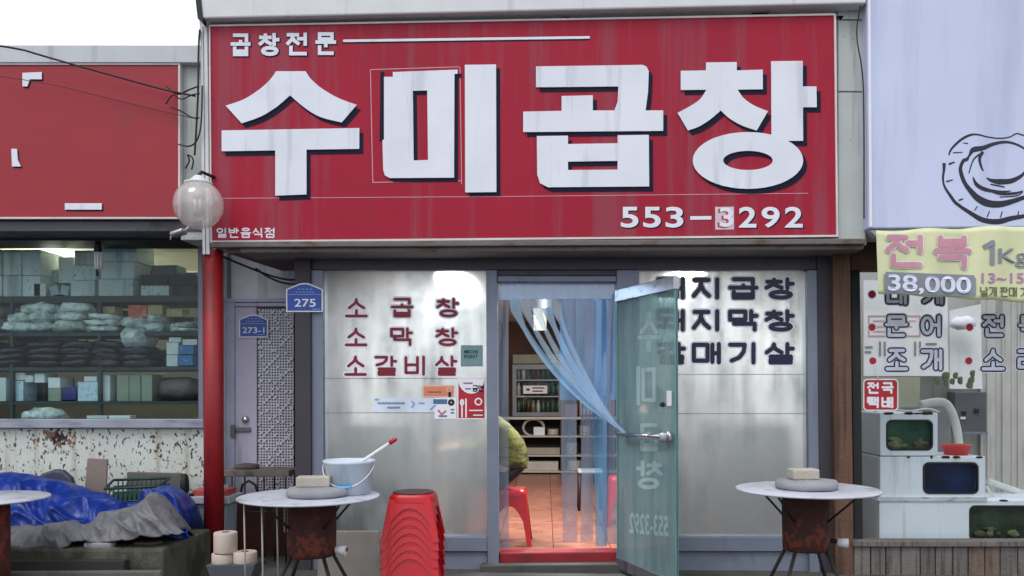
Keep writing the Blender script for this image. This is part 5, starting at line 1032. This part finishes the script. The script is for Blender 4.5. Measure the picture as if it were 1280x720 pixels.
for P, ws in (([(125, 212), (140, 175), (190, 125), (240, 95), (290, 86), (360, 102), (430, 110), (490, 102), (530, 82), (560, 88), (640, 120), (720, 190)], (8, 14, 16, 10, 8, 8, 8, 9, 10)),
    ([(97, 258), (96, 300), (90, 350), (100, 400), (135, 455), (170, 500), (250, 555), (330, 600), (420, 610), (500, 590), (580, 575), (660, 540), (730, 470), (770, 380), (770, 290), (720, 190)], (22, 14, 12, 18, 20, 30, 34, 26, 16, 14, 12, 10)),
    ([(250, 215), (270, 180), (330, 168), (390, 145), (460, 132), (520, 142), (580, 172), (640, 220), (665, 280)], (10, 34, 26, 18, 14, 12, 10, 8)),
    ([(250, 205), (235, 235), (212, 245), (195, 290), (205, 340), (225, 385), (260, 430), (300, 470), (360, 500), (430, 505), (500, 490), (560, 470), (640, 440), (680, 380), (690, 320)], (8, 22, 20, 24, 24, 34, 44, 40, 30, 24, 14, 8)),
    ([(330, 190), (310, 230), (318, 275), (332, 305)], (20, 16, 8)), ([(330, 195), (275, 235), (245, 320)], (14, 9, 6)),
    ([(350, 345), (380, 362), (430, 370), (500, 365), (560, 335), (600, 290)], (4, 20, 34, 30, 20, 8)), ([(270, 340), (290, 385), (340, 415), (420, 430), (500, 425)], (4, 22, 24, 16, 4)),
    ([(375, 385), (460, 402)], (8, 8)), ([(330, 410), (430, 440), (520, 440), (570, 425)], (6, 20, 16, 6)), ([(430, 462), (530, 455), (570, 430)], (6, 8, 6)),
    ([(210, 137), (240, 141)], (4, 7)), ([(150, 196), (208, 193)], (7, 5)), ([(125, 265), (160, 252)], (13, 8)), ([(110, 370), (150, 358)], (10, 6)), ([(185, 482), (212, 472)], (10, 6)), ([(280, 542), (298, 515)], (7, 5)), ([(355, 582), (370, 545)], (7, 5)), ([(435, 585), (446, 548)], (7, 5)), ([(540, 575), (545, 545)], (7, 5))):
    brushy(b, P, ws)
b.build('shell_drawing', ink, ss)
# yellow price banner
BY = -.52
bn2 = thing('price_banner', U(1240, 380, BY), 'yellow vinyl price banner hanging under the white shell sign', 'banner')
def by(x, y): return BY+.012*math.sin(x*.09+y*.02)+.006*math.sin(x*.23)
def bf(x, y, d): return U(x, y, by(x, y)-d*1.6-(.0012 if d else 0))
def tp(x): return 288.5-(x-1095)*.034+1.3*math.sin(x*.08)
def bt(x): return 367+(x-1100)*.06+.8*math.sin(x*.11)
b = MB(); b.smooth = True; NX, NYY = 60, 14; vs = []
for i in range(NX+1):
    for j in range(NYY+1):
        x = 1095+i*(1400-1095)/NX; v = j/NYY; y = tp(x)+(bt(x)-tp(x))*v; vs.append(bf(x+(3*v if i == 0 else 0), y, 0))
b.add(vs, [(i*(NYY+1)+j, i*(NYY+1)+j+1, (i+1)*(NYY+1)+j+1, (i+1)*(NYY+1)+j) for i in range(NX) for j in range(NYY)])
o = b.build('sheet', ban_y, bn2); m_ = o.modifiers.new('solid', 'SOLIDIFY'); m_.thickness = .002; m_.offset = 0
for c, x0, y0, x1, y1 in (('전', 1107, 293, 1156, 334), ('복', 1167, 294, 1214, 336)):
    st = []
    for p in put(hangul(c), x0+3, y0+3, x1-3, y1-3):
        st.append([(p[i][0]+(p[i+1][0]-p[i][0])*q/6, p[i][1]+(p[i+1][1]-p[i][1])*q/6) for i in range(len(p)-1) for q in range(6)]+[p[-1]])
    b = MB(); strokes(b, st, 9.6, bf, .004); b.m = 1; strokes(b, st, 6.8, bf, .006); b.build('letter', [mat('pale banner outline', 'e6e4d4', .5), pink], bn2)
def bgrid(mb, x0, y0, x1, y1, d):
    n = 40; mb.add([bf(x0+(x1-x0)*i/n, y, d) for i in range(n+1) for y in (y0+(x0+(x1-x0)*i/n-1105)*.04, y1+(x0+(x1-x0)*i/n-1105)*.045)], [(2*i, 2*i+1, 2*i+3, 2*i+2) for i in range(n)])
b = MB(); bgrid(b, 1107, 339.5, 1218, 366, .004); bgrid(b, 1105, 342.5, 1220, 363, .005); b.build('price_field', grey_pr, bn2)
b = MB(); sk = lambda x, y, d: bf(x, y+(x-1105)*.042, d); font(b, '38,000', 1110, 342, 1214, 366, sk, .009, .02); b.build('lettering', mat('pale blue white print', 'dde2f2', .5), bn2)
b = MB(); strokes(b, [[(1232, 308), (1240.5, 303.5), (1240.5, 328)]], 6, bf, .004, False); font(b, 'Kg', 1248, 310.5, 1285, 335, bf, .003, .015); b.build('lettering', grey_pr, bn2)
b = MB(); font(b, '13~15', 1227, 341, 1280, 354, bf, .003, .015); b.build('lettering', violet, bn2)
b = MB(); strokes(b, put(hangul('낱'), 1226, 359, 1235, 370)+put(hangul('개'), 1237, 359, 1246, 370)+put(hangul('판'), 1251, 359.5, 1260, 370.5)+put(hangul('매'), 1262, 359.5, 1271, 370.5)+put(hangul('가'), 1276, 360, 1285, 371), 1.5, bf, .003); b.build('lettering', olive, bn2)
# ------------------------------------------------------------------ inside the restaurant
KY = 6.35
ct = thing('back_counter', (X(690, KY), KY+.25, FZ), 'long dark back counter with pale top and open shelves deep inside the restaurant', 'counter')
zt_ = Z(521, KY, 690)
cwood = mat('dark counter wood', '4a3428', .6); pale_edge = mat('pale counter edge', 'c9c2b4', .5)
b = MB(); b.box(X(560, KY), X(800, KY), KY-.03, KY+.5, zt_-.04, zt_); b.build('worktop', pale_edge, ct, bev=.004)
b = MB(); b.box(X(560, KY), X(800, KY), KY+.45, KY+.5, FZ, zt_-.041); b.build('back_panel', mat('deep brown', '241812', .7), ct)
for y in (545, 569, 589): b = MB(); z = Z(y, KY); b.box(X(560, KY), X(800, KY), KY, KY+.449, z-.02, z); b.build('shelf', pale_edge, ct)
for x in (600, 635, 702, 742, 790): b = MB(); b.box(X(x, KY)-.02, X(x, KY)+.02, KY+.002, KY+.449, FZ, zt_-.041); b.build('divider', cwood, ct)
fg = thing('drinks_fridge', (X(672, KY), KY+.3, zt_), 'small black framed drinks fridge with glass door on the back counter', 'fridge')
zf = Z(455, KY, 672)
b = MB(); xa, xb = X(640, KY), X(704, KY); b.box(xa, xb, KY+.33, KY+.45, zt_, zf); b.box(xa, xa+.05, KY, KY+.329, zt_, zf); b.box(xb-.05, xb, KY, KY+.329, zt_, zf); b.box(xa+.051, xb-.051, KY, KY+.329, zf-.06, zf); b.box(xa+.051, xb-.051, KY, KY+.329, zt_, zt_+.05); b.build('cabinet', mat('black fridge body', '26262a', .4), fg, bev=.004)
b = MB(); b.box(xa+.03, xb-.03, KY-.02, KY-.012, zt_+.03, zf-.03); b.build('glass_door', clear, fg)
b = MB(); I = [(xa+.07, zt_+.07), (xb-.07, zt_+.07), (xb-.07, zf-.08), (xa+.07, zf-.08)]; O = [(xa+.01, zt_+.01), (xb-.01, zt_+.01), (xb-.01, zf-.01), (xa+.01, zf-.01)]; b.ring(O, I, KY-.03, KY-.021); b.build('door_frame', mat('grey door frame', '6e6e72', .4, metal=.4), fg)
for z in (zt_+.3, zt_+.55): b = MB(); b.box(xa+.06, xb-.06, KY+.02, KY+.32, z, z+.015); b.build('shelf', mat('wire shelf', 'c4c4c4', .4), fg)
cols = ('3a5a3a', '5a3a2a', 'c8d0c8', '2a3a2a', '8a8a7a')
for r_, zz in enumerate((zt_+.052, zt_+.32, zt_+.57)):
    for i in range(9):
        b = MB(); b.lathe([(.03, 0), (.03, .13), (.012, .17), (.012, .2)], (xa+.1+i*.075, KY+.1, zz), 10); b.build('bottle', mat('bottle', cols[(i*3+r_*2) % 5], .2) if i < 5 else bpy.data.materials['bottle'], fg)
b = MB(); sheet(b, 654, 482, 684, 492, KY-.031, .002, 0); b.m = 1; strokes(b, [[(659, 487), (661, 487)]], 3, flat(KY-.031), .004); strokes(b, [[(666, 485), (680, 485)], [(666, 489), (678, 489)]], 1.6, flat(KY-.031), .004); b.build('notice', [white, mat('brown ink', '5a2a2a', .6)], fg)
b = MB(); b.pbox(641, 443, 704, 454.5, KY+.02, KY+.4); tag(b.build('display_box', mat('faded patterned box', '9aa890', .6, dirt='c88a5a', damt=.8, dscale=(12, 12, 12)), None, bev=.005), 'faded green patterned box on top of the drinks fridge', 'box')
b = MB(); b.pbox(667, 385, 683, 413, 1.0, 1.004); tag(b.build('paper_notice', mat('old paper', 'd8ceb8', .8), None), 'old paper notice hanging behind the strip curtain', 'notice')
b = MB(); c = U(667, 537, KY+.12); b.tube([c+Vector((.16*math.cos(R(a)), 0, .03+.13*math.sin(R(a)))) for a in range(0, 361, 20)], .02, 8); tag(b.build('coiled_hose', mat('pale hose', 'b8b4aa', .5), None), 'pale coiled hose on the upper shelf of the back counter', 'hose')
for i, (x0, y0, x1, y1, m, lab) in enumerate(((667, 534, 681, 544.4, white, 'white packet beside the coiled hose on the counter shelf'), (645, 560, 700, 568.4, mat('stack paper', 'a8a090', .7), 'flat stack of papers on the middle counter shelf'), (645, 577, 698, 588.4, mat('folded cloth', 'c4beb0', .8), 'folded pale cloth on the lowest counter shelf'), (706, 505, 722, 520.5, mat('dull pink box', 'a07a80', .6), 'dull pink box beside the drinks fridge'))):
    b = MB(); b.pbox(x0, y0, x1, y1, KY+.06, KY+.3); tag(b.build('packet', m, None, bev=.006), lab, 'packet')
for x0, y0, x1, y1, m, lab, nm in ((724, 500, 742, 520.5, mat('steel pot', 'a8a8aa', .3, metal=.7), 'steel coloured box behind the strips on the back counter', 'metal_box'), (746, 492, 768, 520.5, mat('off white cooker', 'c4c0b8', .5), 'off white appliance at the right end of the back counter', 'appliance')):
    b = MB(); b.pbox(x0, y0, x1, y1, KY+.08, KY+.4); tag(b.build(nm, m, None, bev=.02), lab, 'appliance')
# plastic chair and stool behind the strips
wc = thing('white_stool', (X(737, 2.6), 2.6, FZ), 'low white plastic stool standing behind the hanging strips', 'stool'); s_ = S(737, 2.6); cx = X(737, 2.6)
wpl = mat('white plastic', '9c9ca2', .4)
b = MB(); b.box(cx-.13, cx+.13, 2.45, 2.75, FZ+.40, FZ+.43); b.build('seat', wpl, wc, bev=.01)
for dx in (-.11, .11):
    for dy in (2.48, 2.72): b = MB(); b.tube([(cx+dx, dy, FZ+.40), (cx+dx*1.1, dy, FZ)], .015, 8); b.build('leg', dark_iron, wc)
gr = thing('wire_rack', (X(742, 5), 5, FZ), 'dark wire grid rack behind the hanging strips', 'rack')
for i in range(9): b = MB(); x = X(728, 5)+i*.05; b.tube([(x, 5, FZ), (x, 5, 1.3)], .006, 5); b.build('wire', black, gr)
for i in range(10): b = MB(); z = FZ+.1+i*.12; b.tube([(X(728, 5), 5, z), (X(728, 5)+.4, 5, z)], .006, 5); b.build('wire', black, gr)
stool((X(779, 1.6), 1.6, FZ), .46, .14, .19, 'red plastic stool inside, right of the hanging strips', None)
dt = thing('dining_table', (X(520, 1.0), 1.0, FZ), 'dark dining table dimly visible behind the frosted left window', 'table')
b = MB(); b.box(X(430, 1.0), X(575, 1.0), .75, 1.35, FZ+.70, FZ+.74); b.build('tabletop', wood_dark, dt, bev=.006)
for x in (440, 565):
    for y in (.8, 1.3): b = MB(); b.tube([(X(x, 1.0), y, FZ), (X(x, 1.0), y, FZ+.7)], .025, 8); b.build('leg', dark_iron, dt)
for x0, x1, hh, lab in ((803, 890, .9, 'dark bench added low to darken the frosted right window'), (892, 1006, 1.0, 'dark sideboard added to darken the frosted right window')):
    b = MB(); b.box(X(x0, .7), X(x1, .7), .6, .95, FZ, FZ+hh); tag(b.build('blocker' if hh < .95 else 'occluder', mat('dark blocker brown', '2a241e', .6), None, bev=.01), lab, 'blocker' if hh < .95 else 'occluder')  # dark blocks added to shade the lower part of the right window
b = MB(); b.box(X(428, .4), X(520, .4), .3, .6, FZ, FZ+1.0); tag(b.build('dark_cabinet', mat('very dark cabinet', '1e1c1c', .6), None, bev=.01), 'dark low cabinet blurred behind the frosted left window', 'cabinet')
bowl_m = mat('stacked bowls', 'b8b2a4', .4, rnd=.2)
for x0, y0, x1, y1, lab in ((646, 548, 656, 568.4, 'tall stack of bowls left on the middle counter shelf'), (684, 536, 699, 544.4, 'small pale tub right on the upper counter shelf'), (706, 553, 722, 568.4, 'bowl stack on the middle counter shelf behind the strips'), (708, 575, 728, 588.4, 'basin stack on the lowest counter shelf behind the strips'), (724, 532, 740, 544.4, 'pale tub on the upper counter shelf behind the strips')):
    b = MB(); c = U((x0+x1)/2, y1, KY+.15); s_ = S(c.x*0+680, KY+.15); r_ = (x1-x0)/2*s_; h_ = (y1-y0)*s_; n_ = max(2, int(h_/.03)); P_ = []
    for i in range(n_): P_ += [(r_*.8, h_*i/n_), (r_, h_*(i+.8)/n_), (r_*1.02, h_*(i+.95)/n_)]
    b.lathe(P_, c, 18); tag(b.build('bowl_stack', bowl_m, None), lab, 'bowls')
# person on a red stool, back turned to the door
PX, PYY = X(636, .62), .62
stool((PX+.005, PYY, FZ), .46, .145, .19, 'red plastic stool under the seated person just inside the door', None)
def skin(name, pts, edges, rad, m, parent, label=None, root=0, sub=2):
    me = bpy.data.meshes.new(name); me.from_pydata([tuple(p) for p in pts], edges, []); o = bpy.data.objects.new(name, me); C.objects.link(o)
    s = o.modifiers.new('skin', 'SKIN'); s.use_smooth_shade = True
    for i, r_ in enumerate(rad): me.skin_vertices[0].data[i].radius = r_ if isinstance(r_, tuple) else (r_, r_)
    me.skin_vertices[0].data[root].use_root = True
    q = o.modifiers.new('sub', 'SUBSURF'); q.levels = sub; q.render_levels = sub
    dg = bpy.context.evaluated_depsgraph_get(); m2 = bpy.data.meshes.new_from_object(o.evaluated_get(dg)); m2.name = name
    bpy.data.objects.remove(o); m2.materials.clear(); m2.materials.append(m)
    for p in m2.polygons: p.use_smooth = True
    o = bpy.data.objects.new(name, m2); C.objects.link(o); o.parent = parent
    if label: o['label'] = label
    return o
pr = thing('person', (PX, PYY, FZ), 'person in a yellow green quilted jacket sitting on a red stool, back bent', 'person')
skin_m = mat('skin', 'c79a80', .55); jack = mat('yellow green jacket', '7c7a38', .75, var=.25, scale=9, bump=1., bscale=13, dirt='32311a', damt=.9, dscale=(6, 6, 18), dth=.44); trs = mat('black trousers', '17171c', .8); hair_m = mat('dark hair', '15110f', .6)
sh_ = .06
bp = [(0, 0, .56), (.0, 0, .72), (-.03, 0, .88), (-.12, 0, 1.0), (-.2, 0, 1.07), (-.27, 0, 1.12), (-.35, 0, 1.17), (-.37, 0, 1.26),      # 0-7 spine, neck, head
      (-.11, .17, .98), (-.25, .2, .78), (-.47, .13, .80), (-.11, -.17, .98), (-.25, -.2, .78), (-.47, -.12, .80),        # arms 8-13
      (-.10, .10, .53), (-.43, .12, .52), (-.42, .12, .10), (-.54, .12, .04), (-.10, -.10, .53), (-.43, -.12, .52), (-.42, -.12, .10), (-.54, -.12, .04)]
be = [(0, 1), (1, 2), (2, 3), (3, 4), (4, 5), (5, 6), (6, 7), (3, 8), (8, 9), (9, 10), (3, 11), (11, 12), (12, 13), (0, 14), (14, 15), (15, 16), (16, 17), (0, 18), (18, 19), (19, 20), (20, 21)]
br_ = [.10, .11, .13, .12, .07, .055, .085, .075, .055, .045, .032, .055, .045, .032, .08, .062, .04, .035, .08, .062, .04, .035]
hand = []
for sy, base in ((1, 10), (-1, 13)):
    p = Vector(bp[base]); k0 = len(bp); bp.append(tuple(p+Vector((-.075, 0, -.012)))); be.append((base, k0)); br_.append((.034, .018))
    for f, (dy, L) in enumerate(((-.028, .072), (-.010, .08), (.010, .075), (.027, .06))):
        a = len(bp); q = Vector(bp[k0]); bp += [tuple(q+Vector((-.03, dy, -.002))), tuple(q+Vector((-.03-L*.5, dy*1.2, -.01))), tuple(q+Vector((-.03-L, dy*1.25, -.03)))]; br_ += [.009, .0085, .007]; be += [(k0, a), (a, a+1), (a+1, a+2)]
    a = len(bp); bp += [tuple(p+Vector((-.04, -sy*.035, -.01))), tuple(p+Vector((-.08, -sy*.055, -.02)))]; br_ += [.011, .009]; be += [(k0, a), (a, a+1)]
skin('body', bp, be, br_, skin_m, pr)
skin('jacket', [(.01, 0, .60), (.02, 0, .70), (-.0, 0, .82), (-.07, 0, .96), (-.17, 0, 1.05), (-.11, .17, .98), (-.25, .21, .78), (-.43, .14, .80), (-.11, -.17, .98), (-.25, -.21, .78), (-.43, -.13, .80)],
     [(0, 1), (1, 2), (2, 3), (3, 4), (3, 5), (5, 6), (6, 7), (3, 8), (8, 9), (9, 10)], [.165, .168, .165, .145, .085, .075, .062, .048, .075, .062, .048], jack, pr)
skin('trousers', [(.01, 0, .54), (-.1, .1, .54), (-.43, .12, .53), (-.42, .12, .14), (-.1, -.1, .54), (-.43, -.12, .53), (-.42, -.12, .14), (.01, 0, .64)], [(0, 1), (1, 2), (2, 3), (0, 4), (4, 5), (5, 6), (0, 7)], [.165, .105, .078, .06, .105, .078, .06, .15], trs, pr)
def pm(name, f, m):
    b = MB(); f(b); o = b.xf(Matrix.Translation(Vector((PX, PYY, FZ)))).build(name, m, pr)
HD = Vector((-.365, 0, 1.215))
pm('hair', lambda b: b.blob(HD+Vector((.018, 0, .03)), (.105, .088, .10), 16, 10, .12), hair_m)
for sy in (-1, 1):
    pm('shoe', lambda b: b.blob((-.49, sy*.12, .035), (.13, .05, .04), 14, 8, .05, .8), black)
    pm('ear', lambda b: b.blob(HD+Vector((.0, sy*.085, -.02)), (.02, .012, .03), 8, 6, .05), skin_m)
    pm('eye', lambda b: b.blob(HD+Vector((-.083, sy*.032, -.005)), (.012, .012, .009), 8, 6, 0), black)
pm('nose', lambda b: b.blob(HD+Vector((-.098, 0, -.03)), (.016, .014, .024), 8, 6, .05), skin_m)
pm('mouth', lambda b: b.blob(HD+Vector((-.078, 0, -.068)), (.012, .026, .007), 8, 6, .05), mat('lips', '8a4a44', .5))
